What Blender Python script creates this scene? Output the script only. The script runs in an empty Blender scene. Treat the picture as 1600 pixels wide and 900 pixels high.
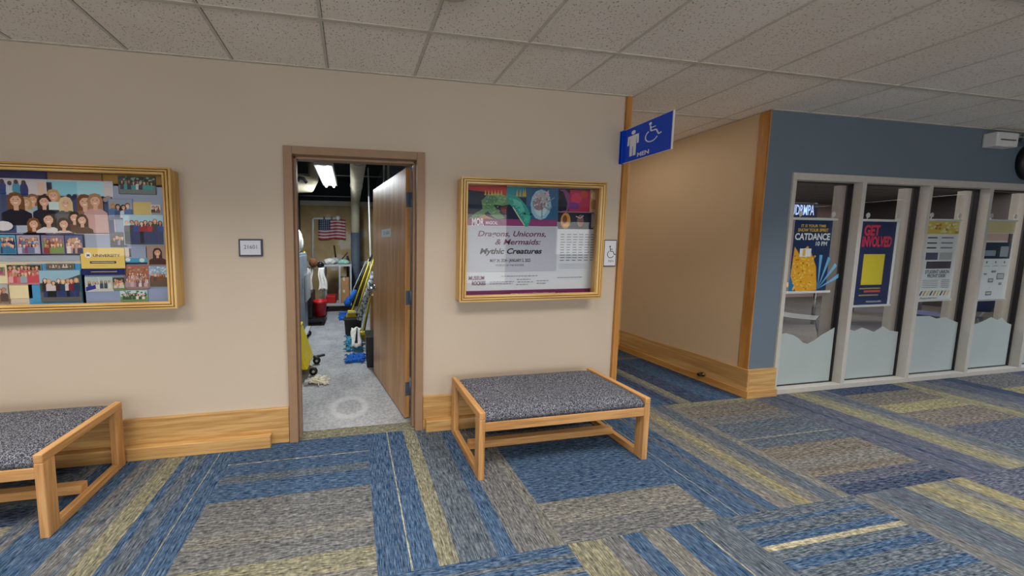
import bpy, bmesh, math, random
import numpy as np
from mathutils import Vector, Matrix
random.seed(7)
SC = bpy.context.scene
COL = SC.collection

# ------------------------------------------------------------------ camera
CH = 1.4317            # camera height
FPX, CX, CY = 424.457, 610.4, 414.1
FW = Vector((0.14076529, 0.98772538, -0.06770308))
RT = Vector((0.990007, -0.14101376, 0.00111878))
UPV = Vector((0.00844201, 0.06718401, 0.99770489))
D = 2.005              # distance of the long beige wall
H = 2.6495             # ceiling height
XA = 2.26              # end of the beige wall
XB = 3.708             # passage wall
cam_d = bpy.data.cameras.new('camera')
cam = bpy.data.objects.new('camera', cam_d); COL.objects.link(cam)
cam_d.sensor_width = 36; cam_d.sensor_fit = 'HORIZONTAL'
cam_d.lens = FPX / 1600 * 36
cam_d.shift_x = (800 - CX) / 1600
cam_d.shift_y = (CY - 450) / 1600
cam_d.clip_start = .05
m = Matrix((RT, UPV, -FW)).transposed().to_4x4(); m.translation = (0, 0, CH)
cam.matrix_world = m
SC.camera = cam

def at(px, py, ax, val):
    """measure: the point of the photograph at pixel px,py on the plane axis=val"""
    d = FW + RT * ((px - CX) / FPX) - UPV * ((py - CY) / FPX)
    o = Vector((0, 0, CH))
    return o + d * ((val - o[ax]) / d[ax])

# ------------------------------------------------------------------ view, world, lamps
SC.view_settings.view_transform = 'Standard'
SC.view_settings.look = 'None'
SC.view_settings.exposure = 0.1
SC.view_settings.gamma = 1.0
SC.view_settings.use_curve_mapping = False
SC.cycles.max_bounces = 8
SC.cycles.sample_clamp_indirect = 4
w = bpy.data.worlds.new('daylight'); SC.world = w; w.use_nodes = True
w.node_tree.nodes['Background'].inputs[0].default_value = (1, .97, .93, 1)
w.node_tree.nodes['Background'].inputs[1].default_value = 2.1  # even world light, raised to brighten the ceiling through the added rear openings

def area(name, loc, sx, sy, power, col=(1, .93, .84), rot=(0, 0, 0), spread=180):
    l = bpy.data.lights.new(name, 'AREA'); l.shape = 'RECTANGLE'; l.size = sx; l.size_y = sy
    l.energy = power; l.color = col; l.spread = math.radians(spread)
    o = bpy.data.objects.new(name, l); COL.objects.link(o); o.location = loc; o.rotation_euler = rot
    return o
WARM = (1, .915, .80); COOL = (.80, .89, 1)
for i, (x, y, p) in enumerate(((-3.9, .6, 24), (-1.9, .6, 24), (.3, .6, 24), (2.4, .5, 20), (4.7, .5, 24), (8.0, .3, 34),
                               (-3.0, -.95, 20), (0.0, -.95, 20), (3.4, -.95, 20), (7.0, -.95, 24), (11, -.9, 26),
                               (-5.0, -3.3, 18), (6.75, -3.3, 18))):
    area('ceiling_lamp', (x, y, H - .03), 1.15, .5 if y > -2 else .3, p * 1.08, (1, .94, .86) if x < 4 else (.96, .97, 1), spread=122)
area('passage_lamp', (3.0, 2.75, H - .03), .4, .4, 3, WARM)
area('closet_lamp', (-.37, 4.45, 2.47), .24, 1.2, 46, (.88, .95, 1))
area('study_fill', (9.5, 3.15, H - .05), 10, .6, 120, (1, .92, .86))  # long unseen lamp added to brighten the study behind the panes
area('study_fill', (12, 3.68, H - .05), 12, .3, 130, (1, .86, .76))  # second unseen lamp, added to lift the study back wall

# ------------------------------------------------------------------ colour + materials
def S(r, g, b):
    f = lambda c: (c / 255 / 12.92) if c / 255 <= .04045 else ((c / 255 + .055) / 1.055) ** 2.4
    return (f(r), f(g), f(b), 1)

class NT:
    def __init__(s, name):
        s.m = bpy.data.materials.new(name); s.m.use_nodes = True
        s.t = s.m.node_tree; s.b = s.t.nodes['Principled BSDF']; s.out = s.t.nodes['Material Output']
    def n(s, typ, **kw):
        nd = s.t.nodes.new(typ)
        for k, v in kw.items():
            if k.startswith('i_'):
                key = k[2:]; key = int(key) if key.isdigit() else key
                nd.inputs[key].default_value = v
            else: setattr(nd, k, v)
        return nd
    def l(s, a, b): s.t.links.new(a, b)
    def math(s, op, a, b=None):
        nd = s.n('ShaderNodeMath', operation=op)
        for i, v in enumerate((a, b)):
            if v is None: continue
            if hasattr(v, 'links'): s.l(v, nd.inputs[i])
            else: nd.inputs[i].default_value = v
        return nd.outputs[0]
    def mix(s, fac, a, b, mode='MIX'):
        nd = s.n('ShaderNodeMixRGB', blend_type=mode)
        for i, v in enumerate((fac, a, b)):
            if hasattr(v, 'links'): s.l(v, nd.inputs[i])
            else: nd.inputs[i].default_value = v
        return nd.outputs[0]
    def ramp(s, fac, stops):
        nd = s.n('ShaderNodeValToRGB'); e = nd.color_ramp.elements
        while len(e) < len(stops): e.new(.5)
        for k, (p, c) in enumerate(stops): e[k].position = p; e[k].color = c
        s.l(fac, nd.inputs[0]); return nd.outputs[0]
    def coord(s, scale=(1, 1, 1), kind='Object'):
        tc = s.n('ShaderNodeTexCoord'); mp = s.n('ShaderNodeMapping'); mp.inputs['Scale'].default_value = scale
        s.l(tc.outputs[kind], mp.inputs[0]); return mp.outputs[0]
    def noise(s, vec, scale, detail=3, rough=.5, out=0):
        nd = s.n('ShaderNodeTexNoise'); nd.inputs['Scale'].default_value = scale
        nd.inputs['Detail'].default_value = detail; nd.inputs['Roughness'].default_value = rough
        s.l(vec, nd.inputs['Vector']); return nd.outputs[out]
    def bump(s, h, strength, dist=.002):
        nd = s.n('ShaderNodeBump'); nd.inputs['Strength'].default_value = strength; nd.inputs['Distance'].default_value = dist
        s.l(h, nd.inputs['Height']); s.l(nd.outputs[0], s.b.inputs['Normal'])
    def set(s, col=None, rough=.5, metal=0, spec=None):
        if col is not None:
            if hasattr(col, 'links'): s.l(col, s.b.inputs['Base Color'])
            else: s.b.inputs['Base Color'].default_value = col
        s.b.inputs['Roughness'].default_value = rough; s.b.inputs['Metallic'].default_value = metal
        if spec is not None: s.b.inputs['Specular IOR Level'].default_value = spec
        return s.m

def k4(c, k): return (min(1, c[0] * k), min(1, c[1] * k), min(1, c[2] * k), 1)

def plain(name, col, rough=.5, metal=0, var=.08, scale=20, bump=0, spec=None):
    n = NT(name); v = n.coord(); f = n.noise(v, scale, 4)
    c = n.ramp(f, [(.3, k4(col, 1 - var)), (.7, k4(col, 1 + var))])
    if bump: n.bump(f, bump)
    return n.set(c, rough, metal, spec)

def paint(name, col, var=.03):
    n = NT(name); v = n.coord()
    f = n.noise(v, 1.3, 3); c = n.ramp(f, [(.3, k4(col, 1 - var)), (.7, k4(col, 1 + var))])
    f2 = n.noise(v, 260, 2); n.bump(f2, .12, .001)
    return n.set(c, .62, 0, .3)

def wood(name, axis, dark, mid, light, rough=.42, ring=1.0):
    """oak: long grain along the given local axis"""
    n = NT(name); sc = [14, 14, 14]; sc[axis] = .9
    v = n.coord(tuple(sc)); big = n.noise(v, 1.0 * ring, 3, .55)
    wv = n.n('ShaderNodeMath', operation='SINE'); n.l(n.math('MULTIPLY', big, 20), wv.inputs[0])
    sc2 = [420, 420, 420]; sc2[axis] = 6
    fine = n.noise(n.coord(tuple(sc2)), 1, 2)
    tone = n.noise(n.coord((2, 2, 2)), .8, 1)
    g = n.math('ADD', n.math('MULTIPLY', wv.outputs[0], .10), n.math('ADD', n.math('MULTIPLY', fine, .55), n.math('MULTIPLY', tone, .4)))
    c = n.ramp(g, [(.18, dark), (.46, mid), (.78, light)])
    n.bump(fine, .08, .001)
    return n.set(c, rough)

OD, OM, OL = S(150, 98, 40), S(196, 142, 76), S(224, 176, 108)
OAK = [wood('oak_%s' % 'xyz'[i], i, OD, OM, OL) for i in range(3)]
BENCH = [wood('bench_oak_%s' % 'xyz'[i], i, S(150, 104, 56), S(198, 148, 92), S(224, 178, 124), .4, 1.4) for i in range(3)]
BASEM = [wood('baseboard_oak_%s' % 'xyz'[i], i, S(146, 104, 54), S(192, 150, 92), S(222, 184, 126), .45, 1.3) for i in range(3)]
TRIMZ = wood('trim_oak', 2, S(150, 98, 44), S(186, 128, 62), S(206, 154, 86), .4)
CASEW = [wood('case_oak_%s' % 'xyz'[i], i, S(170, 124, 60), S(218, 176, 106), S(240, 208, 146), .35) for i in range(3)]
DOORW = wood('door_veneer', 2, S(146, 104, 62), S(184, 138, 88), S(206, 166, 116), .28, .7)
GROOVE = plain('groove_dark', S(58, 32, 14), .7)

BEIGE = paint('beige_paint', S(200, 186, 169))
BEIGE2 = paint('tan_paint', S(208, 182, 148))
BLUEP = paint('slate_blue_paint', S(104, 118, 132))
FRAMEP = plain('brown_frame_paint', S(154, 124, 98), .45, var=.04)
DRYWALL = NT('tan_drywall'); _v = DRYWALL.coord(); _f = DRYWALL.noise(_v, 1.6, 3)
DRYWALL.set(DRYWALL.ramp(_f, [(.42, S(168, 142, 100)), (.56, S(186, 160, 116)), (.60, S(196, 186, 166))]), .8)
DRYWALL = DRYWALL.m
DARKW = plain('dark_paint', S(34, 38, 46), .8, var=.2, scale=6)
BLOCKW = plain('grey_block', S(72, 76, 82), .85, var=.15, scale=8)
ALU = plain('brushed_frame', S(196, 192, 184), .38, var=.03)
BLACK = plain('black_rubber', S(16, 16, 18), .5)
BLACKP = plain('black_plastic', S(26, 27, 30), .4)
WHITE = plain('white_plastic', S(226, 226, 224), .4, var=.02)
OFFW = plain('off_white', S(206, 198, 180), .6, var=.04)
NAVY = plain('navy_plastic', S(26, 34, 72), .35)
SIGNB = plain('sign_blue', S(6, 74, 214), .3, var=.02)
CHROME = plain('brushed_steel', S(190, 192, 196), .25, 1, var=.05)
HINGE = plain('hinge_steel', S(104, 120, 142), .4, .6)
GREYM = plain('grey_enamel', S(128, 140, 152), .45, var=.12, scale=5)
GREYL = plain('light_grey_metal', S(170, 174, 176), .4, var=.08)
PIPEC = plain('cream_pipe', S(206, 198, 170), .55, var=.08, scale=6)
PIPEG = plain('blue_grey_insulation', S(86, 98, 112), .7, var=.12)
YELLOW = plain('yellow_plastic', S(226, 204, 24), .4, var=.06)
RED = plain('red_plastic', S(176, 22, 26), .4, var=.06)
CARD = plain('cardboard', S(176, 130, 86), .8, var=.08)
BLUEC = plain('blue_microfibre', S(26, 96, 186), .95, var=.45, scale=60, bump=.6)
TEALC = plain('teal_cloth', S(70, 140, 172), .95, var=.35, scale=50, bump=.6)
WHITEC = plain('white_cloth', S(222, 220, 214), .9, var=.1, scale=30, bump=.5)
COTTON = plain('cotton_strands', S(222, 214, 196), .95, var=.2, scale=50)
BROWNM = plain('dark_brown', S(62, 38, 24), .6)
BRONZE = plain('bronze', S(96, 70, 42), .35, .8)
PINKW = plain('study_wall', S(176, 156, 154), .8, var=.03)
NAVYF = plain('navy_fabric', S(28, 44, 92), .9)
DARKC = plain('dark_ceiling', S(66, 66, 72), .9)
GREYCH = plain('grey_chair_plastic', S(112, 120, 122), .45)

def fabric():
    n = NT('charcoal_tweed'); v = n.coord()
    a = n.noise(v, 210, 2, .75); b = n.noise(v, 90, 2)
    c = n.ramp(n.math('ADD', n.math('MULTIPLY', a, .8), n.math('MULTIPLY', b, .2)),
               [(.38, S(26, 28, 36)), (.5, S(72, 75, 86)), (.60, S(160, 162, 172))])
    n.bump(a, .5, .003); return n.set(c, .95, 0, .1)
TWEED = fabric()

def print_mat():
    n = NT('printed_paper'); a = n.n('ShaderNodeAttribute', attribute_name='Col')
    n.l(a.outputs['Color'], n.b.inputs['Base Color']); return n.set(None, .45, 0, .3)
PRINT = print_mat()

def carpet():
    n = NT('striped_carpet'); a = n.n('ShaderNodeAttribute', attribute_name='Col')
    dr = n.n('ShaderNodeAttribute', attribute_name='Dir').outputs['Fac']
    def yarn(k):
        L = (2.2, 2.2); sc1 = [230, 230, 1]; sc1[k] = 20; sc2 = [34, 34, 1]; sc2[k] = 1.2; sc3 = [75, 75, 1]; sc3[k] = 60
        return (n.noise(n.coord(tuple(sc1)), 1, 2, .6), n.noise(n.coord(tuple(sc2)), 1, 2), n.noise(n.coord(tuple(sc3)), 1, 1))
    X, Y = yarn(0), yarn(1)
    def sel(i):
        nd = n.n('ShaderNodeMix', data_type='FLOAT'); n.l(dr, nd.inputs[0]); n.l(X[i], nd.inputs[2]); n.l(Y[i], nd.inputs[3]); return nd.outputs[0]
    f = n.math('ADD', n.math('MULTIPLY', sel(0), .62), n.math('ADD', n.math('MULTIPLY', sel(1), .14), n.math('MULTIPLY', sel(2), .3)))
    g = n.ramp(f, [(.38, (.26, .27, .30, 1)), (.54, (.92, .92, .92, 1)), (.70, (2.5, 2.35, 2.1, 1))])
    c = n.mix(1.0, a.outputs['Color'], g, 'MULTIPLY')
    yv = n.ramp(sel(0), [(.42, (0, 0, 0, 1)), (.66, (1, 1, 1, 1))])
    c = n.mix(n.math('MULTIPLY', yv, .34), c, S(136, 138, 140))
    n.bump(f, .5, .004); return n.set(c, .95, 0, .1)
CARPET = carpet()

def concrete():
    n = NT('stained_concrete'); v = n.coord()
    f = n.noise(v, 3, 6, .65); g = n.noise(v, 40, 4)
    c = n.ramp(f, [(.3, S(120, 122, 126)), (.55, S(160, 162, 166)), (.75, S(188, 190, 192))])
    c = n.mix(.35, c, n.ramp(g, [(.35, S(110, 112, 116)), (.65, S(190, 190, 192))]))
    # worn pale ring where a drum once stood
    tc = n.n('ShaderNodeTexCoord'); sp = n.n('ShaderNodeSeparateXYZ'); n.l(tc.outputs['Object'], sp.inputs[0])
    dx = n.math('SUBTRACT', sp.outputs[0], -.036); dy = n.math('SUBTRACT', sp.outputs[1], 2.37)
    r = n.math('SQRT', n.math('ADD', n.math('MULTIPLY', dx, dx), n.math('MULTIPLY', dy, dy)))
    r = n.math('ADD', r, n.math('MULTIPLY', n.math('SUBTRACT', g, .5), .02))
    rg = n.ramp(r, [(.10, (0, 0, 0, 1)), (.13, (1, 1, 1, 1)), (.155, (1, 1, 1, 1)), (.185, (0, 0, 0, 1))])
    c = n.mix(n.math('MULTIPLY', rg, .30), c, S(222, 224, 226))
    n.bump(g, .2, .002); return n.set(c, .6)
CONCRETE = concrete()

def tilemat():
    n = NT('fissured_tile'); v = n.coord()
    a = n.noise(v, 75, 2, .6); b = n.noise(v, 2.0, 2)
    vo = n.n('ShaderNodeTexVoronoi'); vo.inputs['Scale'].default_value = 85; n.l(v, vo.inputs['Vector'])
    hole = n.ramp(vo.outputs['Distance'], [(.22, (1, 1, 1, 1)), (.34, (0, 0, 0, 1))])
    ms = n.ramp(a, [(.47, (0, 0, 0, 1)), (.54, (1, 1, 1, 1))])
    hm = n.mix(1.0, hole, ms, 'MULTIPLY')
    base = n.ramp(b, [(.3, S(238, 228, 214)), (.7, S(245, 237, 226))])
    c = n.mix(n.math('MULTIPLY', hm, .8), base, S(104, 92, 80))
    return n.set(c, .9, 0, .1)
TILE = tilemat()
GRID = plain('ceiling_grid', S(206, 198, 184), .5)
GRIDG = plain('grid_gap', S(112, 104, 94), .9)

def glassmat(name, tint=(1, 1, 1, 1), base=.035):
    n = NT(name); t = n.t; t.nodes.remove(n.b)
    lw = n.n('ShaderNodeLayerWeight'); lw.inputs['Blend'].default_value = .5
    p5 = n.math('POWER', lw.outputs['Facing'], 5)
    fr = n.n('ShaderNodeMath', operation='MULTIPLY_ADD'); n.l(p5, fr.inputs[0]); fr.inputs[1].default_value = .75; fr.inputs[2].default_value = base
    tr = n.n('ShaderNodeBsdfTransparent'); tr.inputs[0].default_value = tint
    gl = n.n('ShaderNodeBsdfGlossy'); gl.inputs['Roughness'].default_value = .02
    mx = n.n('ShaderNodeMixShader'); n.l(fr.outputs[0], mx.inputs[0]); n.l(tr.outputs[0], mx.inputs[1]); n.l(gl.outputs[0], mx.inputs[2])
    n.l(mx.outputs[0], n.out.inputs[0]); return n.m
GLASS = glassmat('clear_glass')
GLASSW = glassmat('window_glass', (.96, .98, .98, 1))
FROST = plain('frosted_film', S(172, 184, 184), .55, var=.03, scale=3)

def emis(name, col, st):
    n = NT(name); n.b.inputs['Emission Color'].default_value = col; n.b.inputs['Emission Strength'].default_value = st
    return n.set(col, .5)
TUBE = emis('lit_tube', (.93, .97, 1, 1), 9)
LITSIGN = emis('lit_sign', (.95, .97, 1, 1), 1.6)
NEON = emis('lit_letters', (.45, .6, 1, 1), .9)

# ------------------------------------------------------------------ mesh builder
_tx = {}
def text_tris(s, bold=0, shear=0):
    key = (s, bold, shear)
    if key in _tx: return _tx[key]
    cu = bpy.data.curves.new('t', 'FONT'); cu.body = s; cu.size = 1; cu.offset = bold; cu.shear = shear; cu.resolution_u = 3
    o = bpy.data.objects.new('t', cu); COL.objects.link(o)
    dg = bpy.context.evaluated_depsgraph_get(); me = bpy.data.meshes.new_from_object(o.evaluated_get(dg))
    vs = [tuple(v.co)[:2] for v in me.vertices]; fs = [tuple(p.vertices) for p in me.polygons]
    bpy.data.objects.remove(o); bpy.data.curves.remove(cu); bpy.data.meshes.remove(me)
    xs = [v[0] for v in vs] or [0]; wdt = max(xs) - min(xs)
    vs = [(v[0] - min(xs), v[1]) for v in vs]
    _tx[key] = (vs, fs, wdt); return _tx[key]

class M:
    def __init__(s): s.v = []; s.f = []; s.c = []; s.sm = []; s.d = []; s.mi = []; s.cur = (1, 1, 1, 1); s.mat = 0
    def face(s, idx, smooth=False, c=None, d=0):
        s.f.append(idx); s.c.append(c or s.cur); s.sm.append(smooth); s.d.append(d); s.mi.append(s.mat)
    def add(s, vs): b = len(s.v); s.v += [tuple(v) for v in vs]; return b
    def box(s, x0, x1, y0, y1, z0, z1, c=None):
        x0, x1 = min(x0, x1), max(x0, x1); y0, y1 = min(y0, y1), max(y0, y1); z0, z1 = min(z0, z1), max(z0, z1)
        b = s.add([(x, y, z) for z in (z0, z1) for y in (y0, y1) for x in (x0, x1)])
        for q in ((0, 2, 3, 1), (4, 5, 7, 6), (0, 1, 5, 4), (2, 6, 7, 3), (0, 4, 6, 2), (1, 3, 7, 5)): s.face([b + i for i in q], c=c)
        return s
    def obox(s, o, U, V, W, c=None):
        """box from corner o with edge vectors"""
        o, U, V, W = map(Vector, (o, U, V, W))
        b = s.add([o + U * i + V * j + W * k for k in (0, 1) for j in (0, 1) for i in (0, 1)])
        for q in ((0, 2, 3, 1), (4, 5, 7, 6), (0, 1, 5, 4), (2, 6, 7, 3), (0, 4, 6, 2), (1, 3, 7, 5)): s.face([b + i for i in q], c=c)
        return s
    def cyl(s, p0, p1, r0, r1=None, n=16, cap=True, c=None):
        r1 = r0 if r1 is None else r1
        return s.tube([p0, p1], [r0, r1], n, cap, c)
    def tube(s, path, rad, n=12, cap=True, c=None):
        path = [Vector(p) for p in path]
        if not isinstance(rad, (list, tuple)): rad = [rad] * len(path)
        rings = []; prev = None
        for i, p in enumerate(path):
            t = (path[min(i + 1, len(path) - 1)] - path[max(i - 1, 0)]).normalized()
            if prev is None:
                a = t.orthogonal().normalized()
            else:
                a = prev - t * prev.dot(t); a = a.normalized() if a.length > 1e-6 else t.orthogonal().normalized()
            prev = a; bb = t.cross(a)
            rings.append(s.add([p + (a * math.cos(2 * math.pi * k / n) + bb * math.sin(2 * math.pi * k / n)) * rad[i] for k in range(n)]))
        for i in range(len(rings) - 1):
            for k in range(n): s.face([rings[i] + k, rings[i] + (k + 1) % n, rings[i + 1] + (k + 1) % n, rings[i + 1] + k], True, c)
        if cap:
            s.face([rings[0] + k for k in range(n)][::-1], c=c); s.face([rings[-1] + k for k in range(n)], c=c)
        return s
    def lathe(s, o, prof, n=24, axis='z', c=None, sx=1, sy=1):
        o = Vector(o); rings = []
        for r, h in prof:
            pts = []
            for k in range(n):
                a = 2 * math.pi * k / n; q = (r * math.cos(a) * sx, r * math.sin(a) * sy, h)
                if axis == 'y': q = (q[0], -h, q[1])
                if axis == 'x': q = (h, q[0], q[1])
                pts.append(o + Vector(q))
            rings.append(s.add(pts))
        for i in range(len(rings) - 1):
            for k in range(n): s.face([rings[i] + k, rings[i] + (k + 1) % n, rings[i + 1] + (k + 1) % n, rings[i + 1] + k], True, c)
        s.face([rings[0] + k for k in range(n)][::-1], c=c); s.face([rings[-1] + k for k in range(n)], c=c)
        return s
    def prism(s, pts, o, U, V, W, c=None):
        """closed polygon pts (u,v) extruded by vector W"""
        o, U, V, W = map(Vector, (o, U, V, W)); n = len(pts)
        a = s.add([o + U * p[0] + V * p[1] for p in pts]); b = s.add([o + U * p[0] + V * p[1] + W for p in pts])
        s.face(list(range(a, a + n))[::-1], c=c); s.face(list(range(b, b + n)), c=c)
        for i in range(n): s.face([a + i, a + (i + 1) % n, b + (i + 1) % n, b + i], c=c)
        return s
    def build(s, name, mat, parent=None, bevel=0, loc=None, sub=0, segs=2):
        base = Vector((0, 0, 0))
        if parent is not None and not parent.get('_local'):
            q = parent
            while q is not None: base += Vector(q.location); q = q.parent
        org = Vector(loc) if loc is not None else Vector((0, 0, 0))
        me = bpy.data.meshes.new(name)
        me.from_pydata([tuple(Vector(v) - base - (org if loc is not None else Vector())) for v in s.v], [], s.f)
        for mm in (mat if isinstance(mat, (list, tuple)) else [mat]): me.materials.append(mm)
        at_ = me.attributes.new('Col', 'FLOAT_COLOR', 'CORNER'); vals = []; dv = []
        for f, c, d in zip(s.f, s.c, s.d): vals += list(c) * len(f); dv.append(float(d))
        at_.data.foreach_set('color', vals)
        if any(dv):
            da = me.attributes.new('Dir', 'FLOAT', 'FACE'); da.data.foreach_set('value', dv)
        me.polygons.foreach_set('use_smooth', s.sm); me.polygons.foreach_set('material_index', s.mi)
        me.update()
        bm = bmesh.new(); bm.from_mesh(me)
        if mat is not PRINT and mat is not CARPET: bmesh.ops.recalc_face_normals(bm, faces=bm.faces)
        bm.to_mesh(me); bm.free()
        o = bpy.data.objects.new(name, me); COL.objects.link(o)
        if parent is not None: o.parent = parent; o.location = org
        elif loc is not None: o.location = org
        if bevel:
            b = o.modifiers.new('bevel', 'BEVEL'); b.width = bevel; b.segments = segs; b.limit_method = 'ANGLE'; b.angle_limit = math.radians(40)
        if sub:
            sb = o.modifiers.new('sub', 'SUBSURF'); sb.levels = sub; sb.render_levels = sub
        return o

def tag(o, label=None, cat=None, group=None, kind=None):
    if label: o['label'] = label
    if cat: o['category'] = cat
    if group: o['group'] = group
    if kind: o['kind'] = kind
    return o
def thing(name, loc, label=None, cat=None, group=None, rz=0, kind=None):
    o = bpy.data.objects.new(name, None); COL.objects.link(o); o.location = loc; o.rotation_euler = (0, 0, rz)
    o.empty_display_size = .05
    return tag(o, label, cat, group, kind)
def struct(name, mb, mat, bevel=0):
    return tag(mb.build(name, mat, None, bevel), kind='structure')

class Pr(M):
    """flat printed matter: coloured shapes on a plane; o origin, U right, V up, N towards the viewer"""
    def __init__(s, o, U=(1, 0, 0), V=(0, 0, 1), N=(0, -1, 0), w=0, th=.0015):
        super().__init__(); s.o = Vector(o); s.U = Vector(U); s.V = Vector(V); s.N = Vector(N); s.w = w; s.st = .00006; s.th = th
    def P(s, u, v): return s.o + s.U * u + s.V * v + s.N * s.w
    def up(s): s.w += s.st
    def sheet(s, x0, z0, x1, z1, c):
        a = s.o + s.U * x0 + s.V * z0
        s.obox(a, s.U * (x1 - x0), s.V * (z1 - z0), s.N * s.th, c); s.w = s.th; s.up(); return s
    def poly(s, pts, c, lift=True):
        b = s.add([s.P(*p) for p in pts]); s.face(list(range(b, b + len(pts))), c=c)
        if lift: s.up()
        return s
    def rect(s, x0, z0, x1, z1, c, lift=True): return s.poly([(x0, z0), (x1, z0), (x1, z1), (x0, z1)], c, lift)
    def ell(s, x, z, rx, rz, c, n=12, lift=True, a0=0, a1=2 * math.pi):
        return s.poly([(x + rx * math.cos(a0 + (a1 - a0) * k / n), z + rz * math.sin(a0 + (a1 - a0) * k / n)) for k in range(n)], c, lift)
    def line(s, pts, wd, c):
        for a, b in zip(pts[:-1], pts[1:]):
            dx, dz = b[0] - a[0], b[1] - a[1]; L = math.hypot(dx, dz) or 1; nx, nz = -dz / L * wd / 2, dx / L * wd / 2
            s.poly([(a[0] - nx, a[1] - nz), (b[0] - nx, b[1] - nz), (b[0] + nx, b[1] + nz), (a[0] + nx, a[1] + nz)], c, False)
        s.up(); return s
    def text(s, t, x, z, size, c, width=None, bold=0, shear=0, align='l'):
        vs, fs, wd = text_tris(t, bold, shear); k = size / .7; kx = (width / wd) if (width and wd) else k
        off = 0 if align == 'l' else (-wd * kx / 2 if align == 'c' else -wd * kx)
        b = s.add([s.P(x + off + v[0] * kx, z + v[1] * k) for v in vs])
        for f in fs: s.face([b + i for i in f], c=c)
        s.up(); return s

# ------------------------------------------------------------------ SETTING
# hallway carpet: square tiles of 0.914 m, quarter-turned, each woven in bands
B_, DB, G_, BG = S(46, 76, 110), S(40, 56, 86), S(96, 98, 101), S(74, 86, 100)
YL, YB, LN, BRW, PU, GY = S(120, 118, 98), S(134, 128, 94), S(150, 146, 124), S(104, 98, 90), S(74, 80, 98), S(108, 108, 104)
TL = .9144
tiles = {
 (-2, 0): ('y', [(.0, BG), (.06, G_), (.10, B_), (.36, G_), (.45, BG), (.48, G_), (.53, YL), (.65, B_), (.70, BG), (.80, B_), (.885, LN), (.891, B_)]) ,
 (-1, 0): ('x', [(.0, B_), (.19, LN), (.196, B_), (.30, BG), (.36, B_), (.49, G_), (.70, GY), (.76, G_), (.86, YL), (.95, GY)]),
 (0, 0): ('y', [(0, B_), (.165, LN), (.173, B_), (.305, YL), (.41, BG), (.62, B_), (.72, G_), (.93, GY)]),
 (1, 0): ('x', [(0, DB), (.15, G_), (.30, B_), (.77, GY), (.90, G_)]),
 (2, 0): ('y', [(0, B_), (.12, LN), (.126, B_), (.28, BG), (.34, B_), (.42, GY), (.50, G_), (.56, YL), (.62, YB), (.68, GY), (.78, BG), (.92, GY)]),
 (3, 0): ('x', [(0, YL), (.06, BRW), (.22, G_), (.32, BG), (.50, LN), (.506, BG), (.60, BRW), (.72, GY), (.80, BRW), (.86, PU), (.93, DB)]),
 (4, 0): ('y', [(0, PU), (.22, DB), (.26, PU), (.48, YL), (.56, YB), (.62, YL), (.74, G_), (.84, BG), (.94, G_)]),
 (5, 0): ('x', [(0, DB), (.12, BRW), (.30, YB), (.42, BRW), (.62, PU), (.80, BG)]),
 (6, 0): ('y', [(0, YL), (.10, YB), (.2, G_), (.5, PU), (.8, DB)]),
 (7, 0): ('x', [(0, G_), (.25, YB), (.4, PU), (.7, G_)]),
 (0, -1): ('x', [(0, B_), (.04, BG), (.06, B_), (.10, GY), (.12, B_), (.16, BG), (.19, B_), (.3, BG), (.34, B_)]),
 (1, -1): ('y', [(0, YL), (.14, YL), (.2, G_), (.33, B_), (.45, GY), (.6, B_), (.78, LN), (.79, BG)]),
 (2, -1): ('x', [(0, BG), (.05, B_), (.07, BG), (.12, B_), (.155, LN), (.178, BG), (.22, B_), (.26, BG), (.32, B_), (.36, BG), (.42, B_), (.47, BG)]),
 (3, -1): ('y', [(0, G_), (.14, BG), (.3, PU), (.36, BG), (.45, YL), (.56, YB), (.64, YL), (.75, G_), (.85, YB)]),
 (4, -1): ('x', [(0, PU), (.3, BG), (.5, LN), (.51, PU), (.8, G_)]),
 (2, 1): ('y', [(0, DB), (.3, PU), (.6, BG), (.8, B_)]),
 (3, 1): ('y', [(0, DB), (.12, G_), (.18, YL), (.27, DB), (.5, B_), (.8, DB)]),
}
def floor_mesh():
    mb = M(); rnd = random.Random(3); pal = [B_, DB, G_, BG, YL, PU, GY, B_, G_, BG]
    x00, y00 = .1, 1.083
    for i in range(-8, 17):
        for j in range(-8, 3):
            X, Y = x00 + i * TL, y00 + j * TL
            if (i, j) in tiles: ori, st = tiles[(i, j)]
            else:
                ori = 'x' if (i + j) % 2 else 'y'; p = 0; st = []
                while p < .95:
                    st.append((p, rnd.choice(pal))); p += rnd.choice((.06, .12, .2, .28))
            for k, (p, c) in enumerate(st):
                q = st[k + 1][0] if k + 1 < len(st) else 1
                if ori == 'y': r = (X + p * TL, X + q * TL, Y, Y + TL)
                else: r = (X, X + TL, Y + (1 - q) * TL, Y + (1 - p) * TL)
                x0, x1, y0, y1 = r
                y1 = min(y1, 3.24); y0 = min(y0, y1)
                if y1 - y0 < 1e-4: continue
                # nothing behind the long wall
                if y1 > D + .05 and x1 > XA - .05 and x0 < XB + .02: pass
                elif y0 >= D - .03 and not (x1 > XA and x0 < XB): continue
                b = mb.add([(x0, y0, 0), (x1, y0, 0), (x1, y1, 0), (x0, y1, 0)]); mb.face([b, b + 1, b + 2, b + 3], c=c, d=1 if ori == 'y' else 0)
    # pale band in the doorway
    b = mb.add([(-.42, 1.99, .001), (.50, 1.99, .001), (.50, 2.088, .001), (-.42, 2.088, .001)]); mb.face([b, b + 1, b + 2, b + 3], c=YL, d=0)
    return mb
struct('floor', floor_mesh(), CARPET)
struct('floor', M().box(-1.5, .75, 2.088, 7.2, -.02, .001).box(-8, XA, 1.99, 2.088, -.02, -.001), CONCRETE)
FSTUDY = plain('study_carpet', S(86, 84, 84), .95, var=.25, scale=30)
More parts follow.
